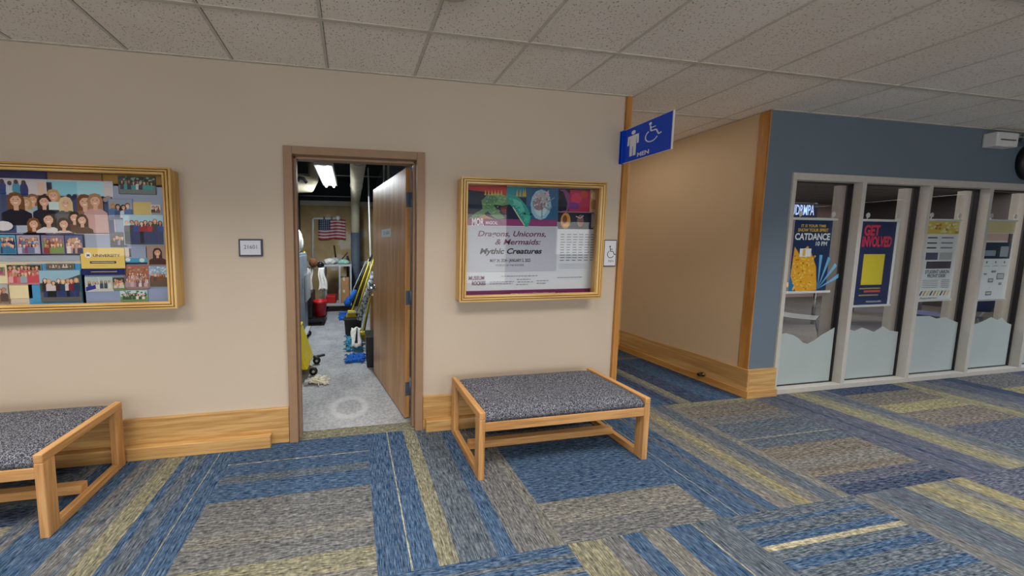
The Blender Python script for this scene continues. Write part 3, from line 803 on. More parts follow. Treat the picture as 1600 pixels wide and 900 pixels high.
sheet('backing_paper', 203, 316, 237, 336, S(214, 192, 124), 'small yellow paper patch near the right side of the collage', 'paper', PG, 1)

def bigphoto(p, x0, z0, x1, z1):
    y = p.o.y; cx_, cz_ = p.o.x, p.o.z
    def q(px, py): a = at(px, py, 1, y); return (a.x - cx_, a.z - cz_)
    def rc(a, b, c, d, col): u, v = q(a, d), q(c, b); p.rect(max(u[0], x0), max(u[1], z0), min(v[0], x1), min(v[1], z1), col)
    rc(75, 284, 128, 312, S(140, 208, 226)); rc(122, 284, 161, 312, S(168, 222, 236)); rc(74, 285, 81, 303, S(28, 34, 60)); rc(60, 285, 70, 306, S(226, 190, 172))
    for (a, b, c) in ((4, 291, S(30, 60, 130)), (16, 294, S(200, 210, 220)), (26, 292, S(60, 150, 180)), (38, 293, S(26, 50, 110))):
        u = q(a, b); p.ell(u[0], u[1] - .015, .022, .05, c); p.ell(u[0], u[1] + .03, .012, .014, S(70, 50, 50))
    rc(-60, 308, 176, 364, S(70, 84, 122))
    rg = random.Random(2)
    for k in range(26):
        u = q(rg.uniform(50, 170), rg.uniform(304, 316)); p.ell(u[0], u[1], .014, .014, rg.choice([S(40, 50, 90), S(90, 100, 140), S(60, 60, 80), S(170, 150, 150)]), 8, False); p.w += p.st * .2
    def P_(hx, hy, r, hair, body, foot=364, bw=2.2, sk=SKIN[0]):
        u = q(hx, hy); f = q(hx, foot); person(p, u[0], u[1], r, hair, body, max(f[1], z0 + .001), sk, bw)
    P_(84, 306, .030, HAIR[2], S(66, 60, 70)); P_(52, 312, .026, HAIR[4], S(150, 178, 204)); P_(41, 317, .027, HAIR[2], S(176, 190, 206)); P_(70, 315, .030, HAIR[0], S(24, 26, 44), 350)
    u, v = q(78, 328), q(100, 316); p.rect(u[0], u[1], v[0], v[1], S(206, 226, 226))
    P_(104, 318, .030, S(222, 200, 150), S(92, 96, 100)); P_(26, 313, .036, HAIR[1], S(22, 22, 38), 352, 2.3)
    P_(134, 316, .036, HAIR[1], S(140, 108, 92)); P_(150, 314, .034, S(176, 134, 100), S(206, 164, 160), 364, 2.0)
    P_(118, 340, .027, HAIR[0], S(96, 62, 40)); P_(130, 344, .027, HAIR[0], S(92, 66, 48)); P_(55, 350, .028, HAIR[1], S(86, 54, 34)); P_(78, 343, .032, HAIR[3], S(226, 220, 222)); P_(102, 350, .028, HAIR[0], S(216, 212, 216))
    u = q(8, 348); p.ell(u[0], u[1] - .02, .05, .03, S(226, 224, 228))
sheet('photo_print', -60, 283.5, 176, 365.5, S(214, 208, 212), 'largest photo in the left case, smiling women with long hair', 'photo', None, 1, bigphoto)
def film(p, x0, z0, x1, z1):
    y = p.o.y
    def X(px): return at(px, 382, 1, y).x - p.o.x
    sets = [(-70, -34, 5), (-32, 0, 6), (0.6, 26, 1), (28, 64, 2), (66.5, 102, 3), (104, 131, 4)]
    cols = {1: (S(96, 178, 206), [S(40, 60, 100), S(60, 120, 160)]), 2: (S(172, 164, 180), [S(140, 80, 110), S(110, 120, 160), S(190, 190, 210)]), 3: (S(130, 120, 150), [S(196, 120, 60), S(150, 60, 60), S(120, 150, 80)]), 4: (S(80, 96, 150), [S(226, 214, 210), S(196, 150, 140), S(60, 60, 90)])}
    for a, b, k in sets:
        bg, cs = cols[(k - 1) % 4 + 1]; xa, xb = max(X(a), x0 + .004), min(X(b), x1 - .003)
        if xb <= xa: continue
        p.rect(xa, z0 + .008, xb, z1 - .008, bg); crowd(p, xa + .012, xb - .012, z0 + .01, z1 - .03, 6, 2, cs, .008, k)
sheet('photo_print', -70, 366, 131, 399, S(24, 30, 84), 'navy strip of four small group photos in the left case', 'photo', None, 2, film)
def g(bg, ground, cols, n, rows, r, seed, legs=None, hz=.45, sp=None):
    def fn(p, x0, z0, x1, z1):
        m_ = .003; p.rect(x0 + m_, z0 + m_, x1 - m_, z1 - m_, bg); hh = z0 + (z1 - z0) * hz
        p.rect(x0 + m_, z0 + m_, x1 - m_, hh, ground)
        if sp: speckle(p, x0 + m_, x1 - m_, hh, z1 - m_, 60, sp, (x1 - x0) * .05, seed)
        crowd(p, x0 + .012, x1 - .012, z0 + .012, z0 + (z1 - z0) * (hz + .25), n, rows, cols, r, seed, legs)
    return fn
DGS = [S(30, 60, 44), S(50, 84, 60), S(24, 36, 40)]
sheet('photo_print', 186, 276.5, 243, 303, S(40, 60, 62), 'dark photo of a crowd under trees at the top right of the collage', 'photo', FG, 2, g(S(36, 56, 58), S(120, 130, 130), [S(70, 160, 160), S(150, 70, 80), S(210, 220, 220), S(60, 60, 80)], 9, 1, .007, 11, None, .5, DGS + [S(150, 170, 160)]))
sheet('photo_print', 171, 311, 207, 343, S(120, 140, 170), 'photo of people in denim blue beside the women in the largest photo', 'photo', FG, 2, g(S(150, 166, 186), S(90, 100, 130), [S(90, 120, 170), S(200, 210, 226), S(70, 90, 130)], 4, 1, .013, 12, None, .5))
sheet('photo_print', 236, 320, 251, 334, S(200, 200, 200), 'tiny photo beside the yellow patch at the right side of the collage', 'photo', FG, 2, g(S(210, 206, 196), S(120, 110, 100), [S(60, 50, 50), S(110, 90, 80)], 3, 1, .008, 13))
sheet('photo_print', 195, 336, 255, 383, S(160, 200, 216), 'photo of a standing team in red and blue at the right side of the collage', 'photo', FG, 3, g(S(176, 212, 226), S(80, 76, 84), [S(150, 50, 60), S(60, 80, 150), S(70, 70, 76), S(186, 60, 60)], 8, 1, .011, 14, [S(40, 40, 52), S(60, 70, 110)], .62))
sheet('photo_print', 173, 363, 197, 386, S(80, 82, 92), 'small dark photo left of the standing team in red and blue', 'photo', FG, 2, g(S(100, 100, 106), S(60, 60, 66), [S(70, 70, 80), S(150, 150, 160)], 4, 1, .008, 15))
sheet('photo_print', 195, 386, 229, 413, S(150, 164, 190), 'photo of blue sky with dark post right of the university card', 'photo', FG, 2, lambda p, a, b, c, d: (p.rect(a, b, c, b + (d - b) * .35, S(64, 160, 200)), p.rect(a, b, c, b + .012, S(50, 50, 56)), p.rect(a + .03, b + .05, a + .042, d - .01, S(40, 40, 50)), p.rect(a, b + .045, a + .03, d - .005, S(214, 200, 184)), p.ell(a + .02, b + .03, .016, .012, S(226, 230, 230)), p.ell(c - .03, b + .026, .016, .014, S(210, 220, 220))))
sheet('photo_print', 229.5, 384, 258, 414.5, S(166, 138, 124), 'portrait of one long haired person in a brown top', 'photo', FG, 2, lambda p, a, b, c, d: person(p, (a + c) / 2 + .01, (b + d) / 2 + .02, .022, S(58, 40, 34), S(76, 44, 32), b + .004, SKIN[1], 2.4))
sheet('photo_print', 195, 414.5, 232, 452, S(150, 94, 74), 'photo of a crowd in front of a red brick building', 'photo', FG, 2, g(S(168, 104, 80), S(150, 130, 120), [S(200, 170, 170), S(120, 90, 110), S(220, 210, 210), S(170, 140, 160)], 8, 3, .0065, 16, None, .42, [S(176, 110, 86), S(190, 150, 130), S(150, 90, 70)]))
sheet('photo_print', 177, 433, 195.5, 453, S(130, 120, 110), 'photo of seated people on grass left of the red brick photo', 'photo', FG, 3, g(S(70, 70, 60), S(110, 150, 70), [S(200, 200, 190), S(180, 140, 130)], 5, 2, .0065, 17, None, .5, DGS))
sheet('photo_print', 234, 415.5, 261, 449, S(146, 168, 190), 'photo of a clouded sky over a brown hill at the lower right', 'photo', FG, 2, g(S(140, 166, 196), S(100, 84, 70), [S(120, 80, 60), S(90, 70, 60)], 5, 1, .007, 18, None, .45, [S(220, 226, 230), S(180, 200, 216)]))
sheet('photo_print', 134, 432.5, 177, 456, S(190, 200, 200), 'pair of pale outdoor photos below the university card', 'photo', FG, 1, lambda p, a, b, c, d: (g(S(176, 196, 190), S(196, 196, 190), [S(60, 80, 90), S(210, 210, 200)], 6, 1, .006, 19)(p, a, b, c, d), p.poly([(a + .004, b + .004), (a + (c - a) * .38, b + .02), (a + (c - a) * .36, b + .045), (a + .004, b + .03)], S(52, 54, 146)), p.rect((a + c) / 2 - .003, b, (a + c) / 2, d, S(220, 224, 224))))
sheet('photo_print', 188, 453, 230.5, 471, S(150, 180, 170), 'small photo of trees and a green field at the bottom of the collage', 'photo', FG, 2, g(S(190, 212, 220), S(110, 150, 84), [S(220, 220, 220), S(60, 90, 70)], 7, 1, .005, 20, None, .4, [S(44, 74, 50), S(70, 100, 70), S(200, 216, 222)]))
sheet('photo_print', 13, 413, 64.5, 445, S(190, 150, 150), 'photo of a laughing group in pink on the cream paper', 'photo', FG, 2, g(S(60, 84, 58), S(190, 120, 120), [S(206, 110, 120), S(226, 170, 170), S(150, 170, 180), S(200, 80, 90)], 8, 2, .0085, 21, None, .6, DGS + [S(100, 140, 100)]))
sheet('photo_print', 72, 411.5, 116, 421.5, S(120, 120, 116), 'narrow photo strip above the hillside team photo', 'photo', FG, 2, g(S(96, 104, 96), S(90, 90, 84), [S(220, 210, 210), S(160, 140, 130)], 7, 1, .005, 22, None, .4))
sheet('photo_print', 65, 422, 125, 472, S(150, 190, 210), 'photo of a team standing on a hillside on the sky blue paper', 'photo', FG, 3, lambda p, a, b, c, d: (p.rect(a, b, c, b + (d - b) * .32, S(96, 96, 98)), p.poly([(a + (c - a) * .42, b + (d - b) * .62), (c, b + (d - b) * .86), (c, b + (d - b) * .3), (a, b + (d - b) * .3), (a, b + (d - b) * .6)], S(66, 84, 74)), crowd(p, a + .012, c - .01, b + .03, b + (d - b) * .72, 8, 1, [S(60, 30, 44), S(120, 34, 50), S(36, 60, 90), S(210, 200, 200)], .0105, 23, [S(24, 26, 34), S(40, 60, 110)])))
sheet('photo_print', -40, 417, 6, 431, S(180, 150, 150), 'photo cut off by the left edge on the cream paper', 'photo', FG, 2, g(S(80, 120, 90), S(180, 100, 120), [S(170, 60, 110), S(90, 90, 100)], 8, 1, .008, 24))
sheet('photo_print', -40, 443, 12.5, 475, S(140, 120, 110), 'lowest photo at the left edge on the cream paper', 'photo', FG, 2, g(S(170, 176, 180), S(130, 104, 90), [S(120, 90, 80), S(70, 56, 56)], 7, 1, .012, 25))
def unicard(p, a, b, c, d):
    NV = S(28, 36, 96); h = d - b; w_ = c - a
    p.rect(a, b, c, b + h * .24, NV); p.rect(a + w_ * .2, b + h * .11, c - w_ * .2, b + h * .13, S(214, 190, 130))
    p.ell(a + w_ * .17, b + h * .73, .018, .018, S(240, 240, 236), 20); p.text('M', a + w_ * .17, b + h * .68, .016, NV, bold=.03, align='c')
    p.text('UNIVERSITY', a + w_ * .28, b + h * .67, .0165, NV, width=w_ * .62, bold=.02)
    p.rect(a + w_ * .2, b + h * .42, c - w_ * .2, b + h * .51, S(90, 80, 70)); p.rect(a + w_ * .24, b + h * .45, c - w_ * .24, b + h * .48, S(200, 186, 140)); p.rect(a + w_ * .28, b + h * .33, c - w_ * .38, b + h * .34, S(190, 160, 90))
sheet('university_card', 128.5, 387, 194, 430, S(234, 204, 108), 'yellow and navy M University card in the photo collage', 'card', None, 4, unicard)

# ---- wall signs
t = thing('room_number_sign', (-.69, D, 1.365), 'small navy framed room number sign reading 21601 left of the doorway', 'sign')
M().box(-.768, -.613, D - .014, D, 1.363, 1.483).build('frame', NAVY, t, .003)
q = Pr((-.6905, D - .0145, 1.423)); q.sheet(-.066, -.049, .066, .049, S(206, 210, 222)); q.text('21601', 0, -.008, .026, S(52, 60, 58), align='c'); q.text('.: ..:', 0, -.03, .008, S(110, 116, 120), align='c')
q.build('number_plate', PRINT, t)

def wheelchair(p, x, z, k, c):
    p.ell(x - .18 * k, z + .80 * k, .10 * k, .10 * k, c, 14)
    p.line([(x - .17 * k, z + .68 * k), (x - .12 * k, z + .28 * k), (x + .22 * k, z + .26 * k), (x + .40 * k, z - .12 * k), (x + .56 * k, z - .04 * k)], .085 * k, c)
    p.line([(x - .15 * k, z + .50 * k), (x + .18 * k, z + .50 * k)], .07 * k, c)
    pts = [(x - .06 * k + .40 * k * math.cos(a), z - .06 * k + .40 * k * math.sin(a)) for a in [math.radians(120 + 12 * i) for i in range(19)]]
    p.line(pts, .075 * k, c)
t = thing('restroom_sign', (2.148, D, 1.268), 'small accessible restroom plaque beside the poster case, by the wall end', 'sign')
M().box(2.075, 2.198, D - .012, D, 1.268, 1.49).build('frame', NAVY, t, .002)
q = Pr((2.137, D - .0125, 1.379)); q.sheet(-.054, -.104, .053, .104, S(222, 224, 230)); wheelchair(q, 0.01, -.005, .075, S(30, 36, 70)); q.text('MEN', 0.01, -.075, .018, S(60, 64, 84), align='c')
q.build('plaque_face', PRINT, t)

SX = 2.205
t = thing('hanging_sign', (SX, D, 2.12), 'blue MEN restroom sign with wheelchair symbol sticking out from the wall end', 'sign')
M().box(SX - .004, SX + .004, 1.645, D - .004, 2.112, 2.372).build('panel', SIGNB, t, .001)
M().box(SX - .022, SX + .022, D - .022, D - .018 + .002, 2.112, 2.372).box(SX - .022, SX + .022, D - .005, D, 2.112, 2.372).box(SX - .008, SX + .008, D - .03, D, 2.112, 2.372).build('wall_bracket', SIGNB, t, .001)
M().box(SX - .0055, SX + .0055, 1.641, 1.646, 2.110, 2.374).box(SX - .0055, SX + .0055, 1.645, D - .02, 2.371, 2.374).box(SX - .0055, SX + .0055, 1.645, D - .02, 2.110, 2.1125).build('edge_strip', WHITE, t)
for sg in (-1, 1):
    q = Pr((SX + sg * .0045, 1.825, 2.242), U=(0, sg, 0) if sg > 0 else (0, -1, 0), V=(0, 0, 1), N=(sg, 0, 0)); W_ = S(238, 240, 246); off = 0
    mx = -.085; q.ell(mx, .088, .016, .016, W_, 14)
    q.poly([(mx - .042, .066), (mx + .042, .066), (mx + .044, -.005), (mx + .029, -.005), (mx + .027, .045), (mx + .025, .045), (mx + .024, -.092), (mx + .003, -.092), (mx + .002, -.02), (mx - .002, -.02), (mx - .003, -.092), (mx - .024, -.092), (mx - .025, .045), (mx - .027, .045), (mx - .029, -.005), (mx - .044, -.005)], W_)
    wheelchair(q, .055, .018, .105, W_)
    q.text('MEN', -.005, -.112, .030, W_, align='c', bold=.03, width=.085)
    q.build('symbol', PRINT, t)

# ---- ceiling fitting, emergency light, clock, door stop
t = thing('ceiling_speaker', (.49, 1.19, H), 'round off-white fitting on the ceiling at the top edge of the photo', 'ceiling fitting')
M().lathe((.485, 1.205, H - .028), [(.001, 0), (.13, .002), (.165, .014), (.17, .028)], 40).build('cover', OFFW, t)
t = thing('emergency_light', (6.75, D, 2.5), 'white twin head emergency light above the windows at right', 'emergency light')
M().box(6.48, 6.80, D - .07, D, 2.46, 2.60).build('battery_box', WHITE, t, .008)
M().box(6.53, 6.75, D - .074, D - .069, 2.52, 2.53).build('vent_slot', BLACKP, t)
for hx in (6.91, 7.22):
    hd = M().lathe((hx, D - .06, 2.54), [(.03, -.04), (.055, -.02), (.07, .02), (.072, .03)], 20, 'y').cyl((hx, D - .01, 2.6), (hx, D - .03, 2.55), .014).build('lamp_head', CHROME, t)
    M().lathe((hx, D - .091, 2.54), [(.062, 0), (.055, .006), (.02, .01)], 20, 'y').build('lens', GREYL, hd)
M().box(6.80, 7.30, D - .03, D, 2.585, 2.612).build('mounting_bar', WHITE, t, .003)
t = thing('wall_clock', (7.225, D, 2.35), 'round black rimmed wall clock above the windows at the right edge', 'clock')
M().lathe((7.225, D, 2.345), [(.185, 0), (.188, .03), (.178, .042), (.165, .042), (.165, .03)], 48, 'y').build('rim', BLACKP, t)
q = Pr((7.225, D - .0305, 2.345)); q.ell(0, 0, .165, .165, S(232, 232, 230), 48)
for k in range(12):
    a = math.radians(90 - 30 * (k + 1)); q.text(str(k + 1), .135 * math.cos(a), .135 * math.sin(a) - .011, .022, S(20, 20, 22), align='c')
q.build('dial', PRINT, t)
q = Pr((7.225, D - .034, 2.345)); q.line([(0, 0), (.06, .06)], .009, S(15, 15, 15)); q.line([(0, 0), (-.03, .12)], .006, S(15, 15, 15)); q.build('hand', PRINT, t)
t = thing('door_stopper', (XB - .035, 2.29, .045), 'small bronze door stop on the passage baseboard', 'door stop')
M().lathe((XB - .035, 2.30, .085), [(.022, 0), (.022, -.008), (.010, -.014), (.010, -.03), (.016, -.034), (.016, -.045)], 20, 'x').build('stem', BRONZE, t)
M().lathe((XB - .080, 2.30, .085), [(.017, 0), (.017, -.008), (.010, -.014)], 20, 'x').build('bumper', BLACK, t)

# ---- posters hung behind the glass
def hang(i, x0, x1, z0, z1, label, fn, cups=(.12, .93), ext=.012):
    y = GY_ + .012
    t = thing('window_poster', ((x0 + x1) / 2, y, z0), label, 'poster', 'posters hanging behind the window panes')
    q = Pr(((x0 + x1) / 2, y, (z0 + z1) / 2)); w_, h_ = (x1 - x0) / 2, (z1 - z0) / 2
    q.sheet(-w_, -h_, w_, h_, S(232, 232, 230)); fn(q, w_, h_); q.c = [k4(c_, 1.3) for c_ in q.c]; q.build('sheet', PRINT, t)
    for z in (z1, z0): M().box(x0 - ext, x1 + ext, y - .006, y + .006, z - .012, z + .012).build('hanging_rail', WHITE, t, .003)
    for u in cups:
        x = x0 + (x1 - x0) * u; M().lathe((x, GY_ + .008, z1 + .05), [(.026, 0), (.02, -.005), (.008, -.008)], 18, 'y').cyl((x, y, z1 + .05), (x, y, z1), .003, n=6).build('suction_cup', WHITE, t)
    return t
P1 = [at(1232, 343, 1, GY_ + .012), at(1300, 457, 1, GY_ + .012)]
def w1(q, w_, h_):
    q.rect(-w_, -h_, w_, h_, S(34, 50, 88)); q.rect(-w_, -h_, -w_ * .5, -h_ * .35, S(40, 110, 160))
    for k in range(7):
        a = math.radians(20 + 22 * k); q.poly([(w_ * .55, -h_ * .92), (w_ * .55 + .30 * math.cos(a), -h_ * .92 + .34 * math.sin(a)), (w_ * .55 + .30 * math.cos(a + .13), -h_ * .92 + .34 * math.sin(a + .13))], S(110, 176, 214), False)
    q.up(); rg = random.Random(9)
    q.poly([(-w_ * .95, -h_ * .55), (-w_ * .88, h_ * .25), (-w_ * .6, h_ * .05), (-w_ * .2, h_ * .28), (w_ * .05, h_ * .05), (w_ * .35, -h_ * .3), (w_ * .5, -h_ * .95), (-w_ * .6, -h_ * .98)], S(226, 160, 44))
    for k in range(90):
        x, z = rg.uniform(-w_ * .85, w_ * .25), rg.uniform(-h_ * .92, h_ * .0); q.ell(x, z, .014, .009, rg.choice([S(246, 196, 70), S(190, 116, 24), S(236, 176, 90)]), 7, False); q.w += q.st * .1
    q.up(); q.rect(-w_ * .6, -h_ * .02, w_ * .0, h_ * .2, S(226, 228, 232)); q.rect(-w_ * .45, -h_ * .0, -w_ * .3, h_ * .18, S(232, 176, 80))
    q.text('IT IS YOUR TIME', 0, h_ * .78, .026, S(230, 190, 80), align='c', width=w_ * 1.3, bold=.02); q.text('SHOW YOUR SPIRIT', 0, h_ * .66, .03, S(230, 180, 60), align='c', width=w_ * 1.6, bold=.03)
    q.text('CATDANCE', 0, h_ * .44, .062, S(240, 240, 244), align='c', width=w_ * 1.85, bold=.03); q.text('10 PM', w_ * .5, h_ * .28, .04, S(226, 228, 232), align='c', width=w_ * .6, bold=.02)
hang(1, 4.232, 4.712, .985, 1.705, 'navy CATDANCE poster with orange shape, hanging in the leftmost window', w1, (.12, .99), .058)
def w2(q, w_, h_):
    q.rect(-w_ * .98, -h_ * .98, w_ * .86, h_ * .98, S(44, 52, 92)); q.text('GET', -w_ * .85, h_ * .66, .10, S(222, 62, 84), width=w_ * .85, bold=.04); q.text('INVOLVED', -w_ * .9, h_ * .40, .10, S(222, 62, 84), width=w_ * 1.6, bold=.04)
    q.rect(-w_ * .72, -h_ * .50, w_ * .42, h_ * .22, S(222, 200, 60)); rg = random.Random(4)
    q.rect(-w_ * .75, -h_ * .60, w_ * .4, -h_ * .57, S(170, 150, 90)); q.rect(-w_ * .5, -h_ * .68, w_ * .4, -h_ * .63, S(200, 84, 70)); q.rect(-w_ * .75, -h_ * .76, w_ * .3, -h_ * .73, S(170, 150, 90)); q.text('montana.edu', -w_ * .3, -h_ * .92, .026, S(214, 218, 226), width=w_ * .8)
hang(2, 5.105, 5.618, .822, 1.703, 'navy GET INVOLVED poster with yellow square, in the second window', w2)
def w3(q, w_, h_):
    q.rect(-w_ * .9, h_ * .66, w_ * .96, h_ * .97, S(224, 190, 96)); rg = random.Random(6)
    for k in range(30): q.ell(rg.uniform(-w_ * .8, w_ * .86), rg.uniform(h_ * .7, h_ * .93), .022, .014, rg.choice([S(246, 226, 140), S(170, 130, 50), S(250, 240, 190)]), 8, False); q.w += q.st * .1
    q.up()
    for z in (.55, .42, .30):
        q.rect(-w_ * .8, h_ * z, -w_ * .25, h_ * z + .014, S(60, 64, 74)); q.rect(0, h_ * z, w_ * .7, h_ * z + .016, S(136, 142, 160))
    q.rect(-w_ * .8, h_ * .02, -w_ * .1, h_ * .2, S(96, 90, 120)); q.rect(0, h_ * .02, w_ * .75, h_ * .2, S(190, 186, 190)); q.rect(-w_ * .7, -h_ * .2, w_ * .75, -h_ * .02, S(84, 74, 86))
    q.text('STUDENT UNION', 0, -h_ * .32, .035, S(50, 60, 96), align='c', width=w_ * 1.4, bold=.02); q.text('FRONT DESK', 0, -h_ * .42, .035, S(50, 60, 96), align='c', width=w_ * 1.1, bold=.02)
    for k in range(5): q.rect(-w_ * .8, -h_ * (.5 + .045 * k), w_ * .1, -h_ * (.5 + .045 * k) + .006, S(140, 146, 158)); q.rect(w_ * .3, -h_ * (.5 + .045 * k), w_ * .8, -h_ * (.5 + .045 * k) + .006, S(110, 116, 130))
    for k in range(9): q.poly([(-w_ * .9 + k * w_ * .2, -h_ * .88), (-w_ * .82 + k * w_ * .2, -h_ * .88), (-w_ * .7 + k * w_ * .2, -h_ * .76), (-w_ * .78 + k * w_ * .2, -h_ * .76)], (S(70, 70, 70), S(196, 150, 90), S(226, 200, 110))[k % 3], False)
    q.up(); q.text('Please wait here', -w_ * .8, -h_ * .96, .02, S(90, 90, 100), width=w_)
hang(3, 6.01, 6.53, .855, 1.72, 'white poster with golden header, hanging in the third window', w3)
def w4(q, w_, h_):
    q.rect(-w_, h_ * .70, w_, h_ * .98, S(226, 210, 160)); q.rect(-w_ * .9, h_ * .50, w_ * .6, h_ * .68, S(226, 190, 176)); q.rect(w_ * .6, h_ * .45, w_ * .9, h_ * .68, S(90, 70, 80))
    q.rect(-w_ * .95, h_ * .05, w_ * .9, h_ * .46, S(56, 60, 78)); q.rect(-w_ * .9, h_ * .12, -w_ * .1, h_ * .26, S(150, 160, 176)); q.rect(w_ * .2, h_ * .1, w_ * .75, h_ * .36, S(170, 176, 186))
    for u in (-.6, 0, .6): q.ell(u * w_, -h_ * .04, .014, .014, S(110, 150, 120)); q.rect(u * w_ - .05, -h_ * .14, u * w_ + .05, -h_ * .13, S(130, 134, 140))
    for (a, b, c, d) in ((-.2, -.3, .1, -.25), (.2, -.48, .7, -.32), (-.35, -.55, .0, -.45), (.4, -.62, .6, -.56), (-.4, -.88, .0, -.78), (-.7, -.35, -.5, -.32)): q.rect(a * w_, b * h_, c * w_, d * h_, S(110, 112, 120)); q.rect(a * w_ + .01, b * h_ + .01, c * w_ - .01, d * h_ - .008, S(190, 192, 198))
hang(4, 6.94, 7.43, .835, 1.727, 'white diagram poster with dark photo band, in the fourth window', w4)

# ---- inside the study room
t = thing('reflected_sign', (4.5, 2.6, 1.8), 'lit blue and white lettering standing in for a reflected sign, above the CATDANCE poster', 'sign')  # hung behind the pane to stand in for lettering reflected in the glass
a = at(1238, 335, 1, 2.62); b = at(1275, 321, 1, 2.62)
M().box(a.x - .02, b.x + .06, 2.63, 2.65, a.z - .06, b.z + .03).build('panel', NAVY, t, .003)
tm = Pr((a.x, 2.628, a.z)); tm.text('UDRMPA', 0, 0, .12, (1, 1, 1, 1), width=b.x - a.x, bold=.02); tm.text('- - - - - - -', 0, -.045, .02, (1, 1, 1, 1), width=b.x - a.x); tm.build('letters', NEON, t)
for xx in (a.x + .05, b.x): M().cyl((xx, 2.64, b.z + .03), (xx, 2.64, H), .004, n=6).build('wire', BLACKP, t)
t = thing('backlit_sign', (13, 5.9, 1.9), 'long white lit sign with black end on the study wall, seen in the fourth window', 'sign')
a = at(1552, 341, 1, 5.0); b = at(1590, 331, 1, 5.0)
M().box(a.x, b.x + .4, 5.0, 5.2, a.z - .03, b.z + .05).build('housing', BLACKP, t, .01)
M().box(a.x + .8, b.x + .3, 4.985, 5.0, a.z + .05, b.z).build('lit_face', LITSIGN, t)
for xx in (a.x + .3, b.x): M().cyl((xx, 5.1, b.z + .05), (xx, 5.1, H), .012, n=8).build('hanger', BLACKP, t)

def chair(x, y, rz, mat, label, name='plastic_chair'):
    t = thing(name, (x, y, 0), label, 'chair', 'chairs in the study room', rz); t['_local'] = 1
    st = M(); n = 8
    for i in range(n + 1):
        for j in range(n + 1):
            u, v = i / n * 2 - 1, j / n * 2 - 1; st.add([(u * .23 * (1 - .06 * v * v), v * .21, .45 - .02 * (1 - u * u) * (1 - v * v) + .015 * v * v)])
    for i in range(n):
        for j in range(n): k = i * (n + 1) + j; st.face([k, k + n + 1, k + n + 2, k + 1], True)
    s1 = st.build('seat', mat, t); s1.modifiers.new('s', 'SOLIDIFY').thickness = .012
    bk = M()
    for i in range(n + 1):
        for j in range(n + 1):
            u, v = i / n * 2 - 1, j / n; bk.add([(u * (.22 - .03 * v), .20 + .10 * v - .04 * (1 - u * u) + .04, .55 + v * .32)])
    for i in range(n):
        for j in range(n): k = i * (n + 1) + j; bk.face([k, k + n + 1, k + n + 2, k + 1], True)
    s2 = bk.build('backrest', mat, t); s2.modifiers.new('s', 'SOLIDIFY').thickness = .012
    for sx in (-1, 1):
        M().tube([(sx * .24, -.2, 0), (sx * .20, -.17, .43)], .011, 8).build('leg', CHROME, t)
        M().tube([(sx * .24, .25, 0), (sx * .20, .18, .44), (sx * .19, .25, .62)], .011, 8).build('leg', CHROME, t)
    del t['_local']
    return t
def table(x, y, rz, label, r=(.6, .4)):
    t = thing('study_table', (x, y, 0), label, 'table', 'tables in the study room', rz); t['_local'] = 1
    M().box(-r[0], r[0], -r[1], r[1], .71, .74).build('tabletop', CARD, t, .006)
    for sx in (-1, 1):
        for sy in (-1, 1): M().cyl((sx * (r[0] - .06), sy * (r[1] - .06), 0), (sx * (r[0] - .06), sy * (r[1] - .06), .71), .02, n=10).build('leg', CHROME, t)
    del t['_local']; return t
chair(6.28, 2.98, math.radians(200), GREYCH, 'pale grey chair just behind the leftmost window')
chair(6.5, 4.9, math.radians(160), plain('orange_chair_plastic', S(150, 62, 34), .5), 'rust orange chair by the far table, seen in the leftmost window')
chair(8.45, 2.75, math.radians(170), NAVYF, 'navy chair behind the GET INVOLVED poster')
chair(10.9, 4.2, math.radians(200), NAVYF, 'navy chair behind the poster with the golden header')
table(4.95, 2.98, 0, 'small light wood table at the left end of the study room', (.3, .25))
table(7.9, 4.1, .1, 'long light wood table beyond the grey chair')
table(9.6, 3.4, -.1, 'long light wood table behind the second and third windows')
table(12.0, 3.6, .1, 'long light wood table behind the fourth window')
def armchair(x, y, rz, label):
    t = thing('armchair', (x, y, 0), label, 'armchair', 'lounge armchairs in the study room', rz); t['_local'] = 1
    M().box(-.3, .3, -.3, .25, .18, .42).build('seat', NAVYF, t, .03)
    M().box(-.36, .36, .22, .36, .1, .85).build('backrest', NAVYF, t, .03)
    for sx in (-1, 1): M().box(sx * .3, sx * .38, -.3, .3, .05, .6).build('armrest', NAVYF, t, .02)
    for sx in (-1, 1):
        for sy, hh in ((-.25, .18), (.28, .12)): M().cyl((sx * .28, sy, 0), (sx * .28, sy, hh), .02, n=8).build('leg', BROWNM, t)
    del t['_local']; return t
armchair(5.05, 3.75, math.radians(20), 'navy armchair at the left of the study room behind the leftmost window')

# ------------------------------------------------------------------ closet contents
t = thing('strip_light', (-.37, 4.4, 2.5), 'lit fluorescent strip light on the closet ceiling', 'light fixture')
M().box(-.50, -.25, 3.82, 5.08, 2.52, 2.60).build('housing', WHITE, t, .006)
for xx in (-.44, -.31): M().cyl((xx, 3.86, 2.505), (xx, 5.04, 2.505), .022, n=12).build('tube', TUBE, t)
for yy in (4.0, 4.9): M().cyl((-.37, yy, 2.6), (-.37, yy, 3.05), .005, n=6).build('hanger', GREYL, t)
t = thing('ceiling_pipe', (.08, 6.7, 0), 'thick cream pipe with elbow, lower half wrapped in blue grey', 'pipe')
el = [Vector((.09, 2.6, 2.52 + .0)), Vector((.09, 6.3, 2.52))] + [Vector((.09, 6.3 + .3 * math.sin(a), 2.22 + .3 * math.cos(a))) for a in [math.radians(q) for q in (20, 45, 70, 90)]] + [Vector((.09, 6.6, 1.76))]
M().tube(el, .105, 24).build('cream_run', PIPEC, t)
M().cyl((.09, 6.6, 0), (.09, 6.6, 1.76), .112, n=24).build('insulation', PIPEG, t)
